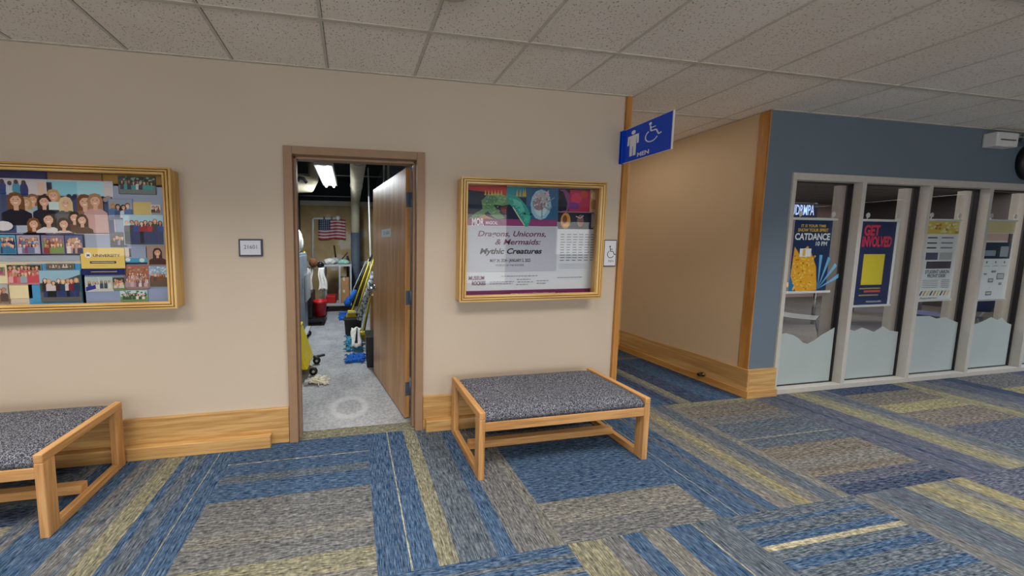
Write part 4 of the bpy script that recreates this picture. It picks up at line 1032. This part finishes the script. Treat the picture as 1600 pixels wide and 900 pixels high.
for yy in (3.4, 5.0): M().tube([(.09 + .11 * math.cos(a), yy, 2.52 + .11 * math.sin(a)) for a in [math.radians(q) for q in range(0, 361, 30)]], .008, 6, False).cyl((.09, yy, 2.63), (.09, yy, 3.05), .005, n=6).build('strap', GREYL, t)
t = thing('ventilation_duct', (-.9, 4.6, 2.3), 'pale round duct above the lockers at the closet ceiling', 'duct')
M().tube([(-1.2, 4.75, 2.47), (-.9, 4.8, 2.48), (-.72, 4.9, 2.50), (-.66, 5.0, 2.60), (-.66, 5.0, 3.04)], [.15, .15, .14, .09, .08], 20).build('duct_body', PIPEC, t)
M().tube([(-.86, 4.64, 2.50), (-.82, 4.6, 2.53), (-.76, 4.62, 2.52), (-.72, 4.66, 2.47)], .03, 8).build('valve', BLACKP, t)
for k, (yy, zz, x0, x1, lab) in enumerate(((4.4, 2.80, -1.25, .62, 'thin white conduit across the dark closet ceiling, nearer one'), (5.6, 2.84, -1.25, .62, 'thin white conduit across the dark closet ceiling, farther one'), (6.9, 2.66, -1.25, .02, 'thin grey conduit across the top of the closet back wall'))):
    tag(M().cyl((x0, yy, zz), (x1, yy, zz), .012, n=8).build('ceiling_conduit', GREYL), lab, 'conduit', 'thin conduits on the closet ceiling')
tag(M().tube([at(575, 262, 1, 5.2), at(577, 330, 1, 5.25), at(579, 400, 1, 5.3), Vector((at(579, 400, 1, 5.3).x, 5.3, .02))], .016, 10).build('wall_conduit', WHITE), 'white vertical pipe running down the right closet wall behind the door', 'pipe')
tag(M().tube([at(599, 252, 1, 4.0) + Vector((0, 0, .4)), at(600, 270, 1, 4.0), at(600, 400, 1, 4.0)], .014, 8).tube([at(606, 252, 1, 4.0) + Vector((0, 0, .4)), at(607, 270, 1, 4.0), at(607, 400, 1, 4.0)], .02, 8).build('grey_conduit', GREYL), 'pair of grey conduits on the block wall above the open door', 'conduit')

# white plastic pipe frame and flag on the back wall
t = thing('pipe_frame', (-.94, BKY - .03, 1.0), 'white plastic pipe bent around the flag on the closet back wall', 'pipe')
a = at(489, 341, 1, BKY - .04); b = at(528, 341, 1, BKY - .04); c = at(489, 415, 1, BKY - .04)
M().tube([(c.x, BKY - .04, .95), (a.x, BKY - .04, a.z - .03), (a.x + .03, BKY - .04, a.z), (b.x, BKY - .04, a.z)], .028, 12).build('pipe', WHITE, t)
for u in (.45, .75): xx = a.x + (b.x - a.x) * u; M().box(xx - .02, xx + .02, BKY - .075, BKY, a.z - .04, a.z + .04).build('clamp', BLACKP, t)
M().lathe((b.x, BKY - .06, a.z + .01), [(.001, 0), (.06, .01), (.06, .05), (.03, .07)], 14, 'y').build('elbow_cap', WHITE, t)
a = at(497, 342.5, 1, BKY - .03); b = at(540, 374, 1, BKY - .03)
t = thing('flag', (a.x, BKY - .03, a.z), 'small stars and stripes flag pinned on the closet back wall', 'flag')
fl = M(); nx = 30; W_ = b.x - a.x; HH = a.z - b.z
def wav(u): return -.02 * math.sin(u * 9) - .012 * math.sin(u * 21), -.012 * math.sin(u * 7)
for st_ in range(13):
    cc = S(150, 36, 48) if st_ % 2 == 0 else S(206, 186, 190)
    for i in range(nx):
        u0, u1 = i / nx, (i + 1) / nx
        col = S(34, 44, 76) if (st_ < 7 and u1 <= .434) else cc
        z0_, z1_ = a.z - HH * (st_ + 1) / 13, a.z - HH * st_ / 13
        k0, k1 = wav(u0), wav(u1)
        bb = fl.add([(a.x + W_ * u0, BKY - .045 + k0[0], z0_ + k0[1]), (a.x + W_ * u1, BKY - .045 + k1[0], z0_ + k1[1]), (a.x + W_ * u1, BKY - .045 + k1[0], z1_ + k1[1]), (a.x + W_ * u0, BKY - .045 + k0[0], z1_ + k0[1])])
        fl.face([bb, bb + 1, bb + 2, bb + 3], c=col)
for r_ in range(6):
    for c2 in range(6):
        u = .03 + c2 * .07; k0 = wav(u); x = a.x + W_ * u; z = a.z - HH * (.04 + r_ * .085) + k0[1]; y = BKY - .075 + k0[0] * 1.0
        y = BKY - .047 + k0[0] - .003; r1 = .012
        bb = fl.add([(x + (r1 if q % 2 == 0 else r1 * .45) * math.sin(q * math.pi / 5), y, z + (r1 if q % 2 == 0 else r1 * .45) * math.cos(q * math.pi / 5)) for q in range(10)])
        fl.face(list(range(bb, bb + 10)), c=S(200, 206, 214))
o = fl.build('cloth', PRINT, t); o.modifiers.new('s', 'SOLIDIFY').thickness = .002
M().tube([at(522, 374, 1, BKY - .06) - Vector((0, 0, .15)), at(525, 408, 1, BKY - .06)], .02, 8).build('tool_handle', BROWNM)
_o = bpy.data.objects['tool_handle']; tag(_o, 'short dark tool hanging on the back wall below the flag', 'tool')

# grey locker with bags
t = thing('storage_cabinet', (-.98, 4.3, 0), 'tall grey metal cabinet just inside the closet on the left', 'cabinet')
M().box(-1.22, -.76, 3.75, 4.72, .04, 1.33).build('body', GREYM, t, .006)
M().box(-.758, -.745, 3.80, 4.24, .08, 1.29).build('door', GREYM, t, .003); M().box(-.758, -.745, 4.25, 4.68, .08, 1.29).build('door', GREYM, t, .003)
M().box(-.745, -.725, 4.20, 4.22, .8, .95).build('handle', CHROME, t, .002)
M().box(-1.2, -.78, 3.78, 4.70, 0, .04).build('plinth', BLACKP, t)
tag(M().obox((-.735, 4.40, .55), (.03, .0, .02), (.0, .36, .0), (-.004, .02, .42)).build('cardboard_sheet', GREYL), 'pale sheet leaning flat against the grey cabinet door', 'sheet')
def blob(name, cx, cy, cz, rx, ry, rz, mat, label, cat, seed=0, amp=.16, group=None, n=14, parent=None, flat=None):
    rg = random.Random(seed); ph = [rg.uniform(0, 6.28) for _ in range(6)]; mb = M(); rings = []
    for i in range(1, n):
        th = math.pi * i / n; row = []
        for k in range(20):
            a = 2 * math.pi * k / 20
            f = 1 + amp * (math.sin(3 * a + ph[0] + 2 * th) + .6 * math.sin(5 * a + ph[1]) * math.sin(4 * th + ph[2]) + .5 * math.sin(8 * a + ph[3]))
            z = cz + rz * math.cos(th) * (1 + amp * .5 * math.sin(2 * a + ph[4]))
            if flat is not None: z = max(z, flat)
            row.append((cx + rx * math.sin(th) * math.cos(a) * f, cy + ry * math.sin(th) * math.sin(a) * f, z))
        rings.append(mb.add(row))
    for i in range(len(rings) - 1):
        for k in range(20): mb.face([rings[i] + k, rings[i] + (k + 1) % 20, rings[i + 1] + (k + 1) % 20, rings[i + 1] + k], True)
    mb.face([rings[0] + k for k in range(20)]); mb.face([rings[-1] + k for k in range(20)][::-1])
    o = mb.build(name, mat, parent)
    if label: tag(o, label, cat, group)
    return o
blob('plastic_bag', -.90, 4.40, 1.52, .15, .22, .22, WHITEC, 'crumpled white plastic bag on top of the grey cabinet', 'bag', 3, .1, flat=1.332)
tag(M().box(-1.0, -.77, 3.85, 4.08, 1.332, 1.46).build('tissue_carton', WHITE), 'white carton in front of the plastic bag on the grey cabinet', 'box')

# utility cart with boxes
t = thing('utility_cart', (-.3, 6.2, 0), 'grey utility cart at the back of the closet piled with cloths', 'cart')
x0, x1, y0, y1 = -.62, -.01, 5.95, 6.40
M().box(x0, x1, y0, y1, 1.0, 1.04).build('top_shelf', GREYL, t, .004); M().box(x0, x1, y0, y1, .14, .18).build('lower_shelf', GREYL, t, .004)
for xa in (x0, x1 - .04, (x0 + x1) / 2 + .03):
    for ya in ((y0, y1 - .04) if xa != (x0 + x1) / 2 + .03 else (y0,)): M().box(xa, xa + .04, ya, ya + .04, .18, 1.0).build('post', GREYL, t, .003)
for xa in (x0 + .05, x1 - .05):
    for ya in (y0 + .05, y1 - .05): M().lathe((xa - .015, ya, .06), [(.058, 0), (.06, .01), (.058, .03)], 16, 'x').box(xa - .02, xa + .02, ya - .02, ya + .02, .1, .14).build('caster', BLACK, t)
for k, (xx, zz, w2_, h2, c2, lab) in enumerate(((-.30, .18, .24, .3, 0, 'cardboard box on the lower shelf of the utility cart, bottom of two'), (-.29, .48, .22, .26, 0, 'cardboard box stacked on another box under the cart top'))):
    bx = thing('cardboard_box', (xx, 6.2, zz), lab, 'box', 'cardboard boxes in the closet'); M().box(xx, xx + w2_, 6.02, 6.35, zz, zz + h2).build('carton', CARD, bx, .003); M().box(xx + w2_ / 2 - .02, xx + w2_ / 2 + .02, 6.017, 6.352, zz + h2 - .06, zz + h2 + .001).build('tape', OFFW, bx)
tag(M().box(-.58, -.36, 6.05, 6.35, .18, .34).build('red_case', RED, None, .01), 'red case on the lower shelf of the utility cart', 'case')
blob('folded_cloth', -.50, 6.15, 1.10, .13, .12, .07, WHITEC, 'heap of white cloths at the left end of the cart top', 'cloth', 5, .14, 'cloth heaps on the utility cart', flat=1.04)
blob('folded_cloth', -.19, 6.12, 1.085, .13, .12, .06, plain('mint_cloth', S(150, 190, 176), .9, var=.3, scale=20), 'mint green cloths on the cart top', 'cloth', 6, .14, 'cloth heaps on the utility cart', flat=1.04)
blob('folded_cloth', -.40, 6.35, 1.10, .12, .09, .08, plain('pale_grey_cloth', S(170, 176, 180), .9, var=.2, scale=20), 'pale grey cloths at the back of the cart top', 'cloth', 8, .14, 'cloth heaps on the utility cart', flat=1.04)
t = thing('wooden_stand', (.0, 6.8, 0), 'dark brown stand right of the utility cart by the pipe', 'stand')
M().box(-.13, -.09, 6.47, 6.51, 0, 1.2).build('post', BROWNM, t, .003); M().box(-.13, -.09, 6.77, 6.81, 0, 1.2).build('post', BROWNM, t, .003); M().obox((-.23, 6.48, 1.12), (.13, 0, .15), (0, .3, 0), (-.01, 0, .03)).box(-.13, -.09, 6.51, 6.77, .5, .54).build('shelf', BROWNM, t)

# janitor trolley with red bucket
t = thing('janitor_trolley', (-.68, 5.1, 0), 'black janitor trolley holding a red bucket beyond the grey cabinet', 'trolley')
M().box(-.98, -.50, 4.95, 5.5, .07, .12).build('deck', BLACKP, t, .01)
for xx in (-.93, -.55):
    for yy in (5.0, 5.45): M().lathe((xx - .012, yy, .04), [(.038, 0), (.04, .012), (.038, .024)], 14, 'x').build('caster', BLACK, t)
M().box(-.98, -.72, 4.97, 5.45, .12, .60).build('bin', BLACKP, t, .02)
rb = M().lathe((-.60, 5.2, .12), [(.10, 0), (.12, .02), (.15, .26), (.155, .27), (.155, .30), (.14, .30), (.10, .05)], 24, sx=.8).build('bucket', RED, t); rb['label'] = 'red round bucket'
M().tube([(-.93, 5.45, .12), (-.93, 5.47, .95), (-.90, 5.47, 1.0), (-.58, 5.47, 1.0), (-.55, 5.47, .95), (-.55, 5.45, .12)], .014, 8).build('handle', GREYL, t)
for k, (xx, lab) in enumerate(((-.80, 'white cloth hanging from the janitor trolley, left one'), (-.60, 'white cloth hanging from the janitor trolley, right one'))):
    cl = M(); nn = 12
    for i in range(nn + 1):
        for j in range(7):
            u = i / nn; v = j / 6 - .5; cl.add([(xx + v * (.10 + .07 * u) + .01 * math.sin(9 * u + k * 2) + .05 * (k * 2 - 1) * u, 5.40 - .04 * math.cos(v * 14 + k) - .03 * u, 1.02 - .42 * u - .05 * abs(v) * u)])
    for i in range(nn):
        for j in range(6): q_ = i * 7 + j; cl.face([q_, q_ + 1, q_ + 8, q_ + 7], True)
    o = cl.build('hanging_cloth', WHITEC); o.modifiers.new('s', 'SOLIDIFY').thickness = .012; tag(o, lab, 'cloth', 'white cloths on the janitor trolley')
blob('dust_brush', -.74, 5.36, 1.12, .08, .06, .09, plain('brown_bristle', S(110, 70, 40), .9, var=.3, scale=60), 'brown bristled brush head sticking up from the trolley', 'brush', 9, .12)
blob('dark_bag', -.62, 5.47, 1.075, .07, .05, .06, BLACKP, 'dark bundle beside the brush on the trolley handle', 'bag', 10, .15)
tag(M().cyl((-.80, 4.84, .0), (-.82, 4.90, 1.35), .012, n=8).build('yellow_handle', YELLOW), 'yellow pole standing up behind the grey cabinet', 'pole')

# yellow folding sign / mop press on the left
t = thing('mop_bucket', (-.66, 3.3, 0), 'bright yellow mop bucket on casters inside the door on the left', 'mop bucket')
bk = M().prism([(-.86, .10), (-.475, .10), (-.60, .50), (-.86, .50)], (0, 2.94, 0), (1, 0, 0), (0, 0, 1), (0, .42, 0))
bk.build('tub', YELLOW, t, .02)
M().box(-.87, -.595, 2.92, 3.38, .49, .52).build('rim', YELLOW, t, .01)
M().box(-.85, -.70, 3.1, 3.3, .52, .60).build('wringer', YELLOW, t, .01)
for xx, yy in ((-.435, 3.03), (-.80, 3.03), (-.435, 3.32), (-.80, 3.32)):
    cs = M().lathe((xx, yy + .012, .046), [(.02, 0), (.044, .002), (.046, .012), (.044, .024), (.02, .026)], 20, 'y').build('caster', BLACK, t)
    M().lathe((xx, yy - .0145, .046), [(.016, 0), (.014, .003)], 14, 'y').build('hub', GREYL, cs)
    M().tube([(xx, yy + .02, .05), (xx - .015, yy + .02, .1), (xx - .05, yy + .02, .115)], .008, 8).build('caster_bracket', GREYL, t)
t = thing('wheeled_dolly', (-.72, 4.2, 0), 'low grey dolly with black casters at the foot of the grey cabinet', 'dolly')
M().box(-.742, -.67, 3.86, 4.5, .11, .14).build('deck', GREYL, t, .004)
for yy in (3.98, 4.4):
    M().lathe((-.70, yy + .012, .05), [(.02, 0), (.047, .002), (.05, .012), (.047, .024), (.02, .026)], 20, 'y').build('caster', BLACK, t)
    M().lathe((-.70, yy - .0145, .05), [(.018, 0), (.016, .003)], 14, 'y').build('hub', GREYL, t)
sq = M().obox((-.50, 3.50, .0), (.14, .06, .0), (-.01, .03, 0), (0, 0, .02)); tag(sq.build('squeegee', BLACKP), 'black squeegee blade on the floor between the casters', 'squeegee')
# string mop head: many strands in one head
mh = M(); rg = random.Random(12)
for k in range(54):
    x, y = -.47 + rg.uniform(0, .08), 2.83 + rg.uniform(-.03, .05); pts = []
    a = rg.uniform(-.25, .9)
    for s_ in range(6):
        pts.append((x, y, .010 + .012 * rg.random() + (.03 if s_ < 2 else 0) * rg.random())); x += .032 * math.cos(a); y += .032 * math.sin(a); a += rg.uniform(-.7, .7)
    mh.tube(pts, .0065, 5)
t = thing('string_mop', (-.4, 2.86, 0), 'cream string mop lying on the concrete floor', 'mop')
mh.build('strands', COTTON, t); M().box(-.50, -.46, 2.80, 2.86, .005, .04).build('clamp', GREYL, t, .005)

# right-hand jumble of brooms and mops
def pole(name, top, bot, ytop, ybot, r, mat, label, headfn=None, cat='broom', grip=None):
    a = at(top[0], top[1], 1, ytop); b = at(bot[0], bot[1], 1, ybot)
    a.x = min(a.x, .60)
    t = thing(name, (b.x, b.y, max(b.z, 0)), label, cat, 'brooms and mops leaning behind the door')
    M().cyl(a, b, r, n=10).build('handle', mat, t)
    if grip: M().cyl(a, a + (b - a) * .12, r * 1.35, n=10).build('grip', grip, t)
    if headfn: headfn(t, b, (b - a).normalized())
    return t
def bristle(matb, mats, w_=.26, h_=.12):
    def f(t, b, d):
        M().obox(b + Vector((-w_ / 2, -.03, -.03)), (w_, 0, 0), (0, .06, 0), (0, 0, .05)).build('head', matb, t, .006)
        M().prism([(-w_ / 2, 0), (w_ / 2, 0), (w_ / 2 + .03, -h_), (-w_ / 2 - .03, -h_)], b + Vector((0, -.02, -.03)), (1, 0, 0), (0, 0, 1), (0, .04, 0)).build('bristles', mats, t)
    return f
def sock(matb, L=.3, r=.05):
    def f(t, b, d): M().tube([b - d * L, b - d * L * .7, b - d * L * .2, b], [r * .4, r, r * 1.1, r * .5], 14).build('head', matb, t)
    return f
PATC = NT('speckled_mop'); _v = PATC.coord(); PATC.set(PATC.ramp(PATC.noise(_v, 28, 2), [(.44, S(88, 96, 104)), (.5, S(206, 210, 214))]), .9); PATC = PATC.m
pole('broom', (581, 398), (549, 487), 4.55, 4.42, .013, YELLOW, 'yellow broom with the longest handle leaning behind the door edge', bristle(YELLOW, plain('yellow_bristle', S(220, 196, 50), .9, var=.2, scale=80), .12, .07), grip=BLACKP)
pole('broom', (585, 402), (556, 492), 4.7, 4.6, .013, YELLOW, 'yellow handled broom second from the left in the leaning bunch', bristle(BLACKP, BLACKP, .14, .08))
pole('mop', (577, 405), (548, 470), 5.1, 5.0, .014, BLACKP, 'black handled mop with blue head at the back of the bunch', sock(BLUEC, .22, .05), 'mop', GREYL)
pole('mop', (572, 408), (541, 478), 5.6, 5.5, .012, GREYL, 'grey handled mop farthest back in the bunch', sock(BLUEC, .2, .07), 'mop')
pole('mop', (585, 425), (561, 500), 4.2, 4.15, .040, PATC, 'speckled white and grey rolled mop in the middle of the bunch', None, 'mop')
pole('mop', (583, 432), (567, 480), 3.9, 3.9, .050, PATC, 'speckled rolled mop nearest the door edge', None, 'mop')
pole('broom', (584, 440), (566, 520), 3.95, 3.95, .012, YELLOW, 'yellow handled brush with amber bristles standing low at the right', bristle(YELLOW, plain('amber_bristle', S(206, 150, 30), .9, var=.25, scale=80), .09, .10))
pole('broom', (581, 452), (569, 520), 3.98, 3.98, .010, BLACKP, 'thin black handled brush in front of the black bucket', None)
t = thing('black_bucket', (.0, 4.35, 0), 'small black square bucket at the foot of the leaning brooms', 'bucket')
M().prism([(-.11, 0), (.12, 0), (.15, .27), (-.13, .27)], (0, 4.28, 0), (1, 0, 0), (0, 0, 1), (0, .2, 0)).build('tub', BLACKP, t, .01)
M().box(-.14, .16, 4.265, 4.495, .262, .285).build('rim', BLACKP, t, .004); M().tube([(-.13, 4.38, .28), (-.08, 4.38, .36), (.08, 4.38, .37), (.15, 4.38, .28)], .006, 8).build('handle', GREYL, t)
t = thing('waste_bin', (.25, 3.25, 0), 'slim black waste bin tucked against the open door', 'bin')
M().prism([(.165, 0), (.34, 0), (.36, .36), (.155, .36)], (0, 3.13, 0), (1, 0, 0), (0, 0, 1), (0, .25, 0)).build('body', BLACKP, t, .012); M().box(.15, .365, 3.12, 3.39, .355, .375).build('rim', BLACKP, t, .004)
tag(M().box(.30, .56, 4.45, 4.65, 0, .62).build('brown_carton', CARD), 'tall brown carton behind the open door and the waste bin', 'box')
DG = 'blue and teal mop pads on the closet floor'
def pad(cx, cy, z, w_, d_, mat, label, seed, tilt=0):
    mb = M(); rg = random.Random(seed); n = 10; hh = .035
    for k in range(150):
        a = rg.uniform(0, 6.283); u, v = rg.uniform(-.5, .5), rg.uniform(-.5, .5)
        x, y = cx + u * w_, cy + v * d_; zz = z + .012 + (.5 + v) * tilt
        L = .05; mb.tube([(x, y, zz), (x + L * .5 * math.cos(a), y + L * .5 * math.sin(a), zz + .022), (x + L * math.cos(a), y + L * math.sin(a), zz + .006)], [.011, .012, .006], 5)
    mb.obox((cx - w_ / 2, cy - d_ / 2, z + .001), (w_, 0, 0), (0, d_, tilt), (0, 0, .02))
    return tag(mb.build('mop_pad', mat), label, 'mop pad', DG)
pad(.03, 3.40, 0, .20, .20, BLUEC, 'bright blue fringed mop pad lying nearest the doorway', 1)
pad(.02, 3.80, 0, .22, .28, TEALC, 'teal mop pad beyond the bright blue one', 2, .10)
pad(.27, 3.86, 0, .12, .26, TEALC, 'teal mop pad beside the waste bin', 3, .12)
pad(-.17, 5.55, 0, .16, .55, BLUEC, 'deep blue pad far back beside the cart wheels', 4)
rag = M(); nn = 8
for i in range(nn + 1):
    for j in range(nn + 1):
        u, v = i / nn, j / nn; rag.add([(-.02 + .13 * u + .01 * math.sin(7 * v), 3.62 + .22 * v, .075 + .20 * v + .012 * math.sin(9 * u + 3 * v))])
for i in range(nn):
    for j in range(nn): q_ = i * (nn + 1) + j; rag.face([q_, q_ + nn + 1, q_ + nn + 2, q_ + 1], True)
o = rag.build('white_rag', WHITEC); o.modifiers.new('s', 'SOLIDIFY').thickness = .008; tag(o, 'white rag draped over the teal mop pads', 'rag')
tag(M().tube([(.045, 3.60, .14), (.05, 3.62, .17), (.06, 3.66, .33)], [.022, .016, .008], 8).build('black_clip', BLACKP), 'small black clip on the white rag', 'clip')

# drop helper marks
for o in bpy.data.objects:
    if '_local' in o: del o['_local']
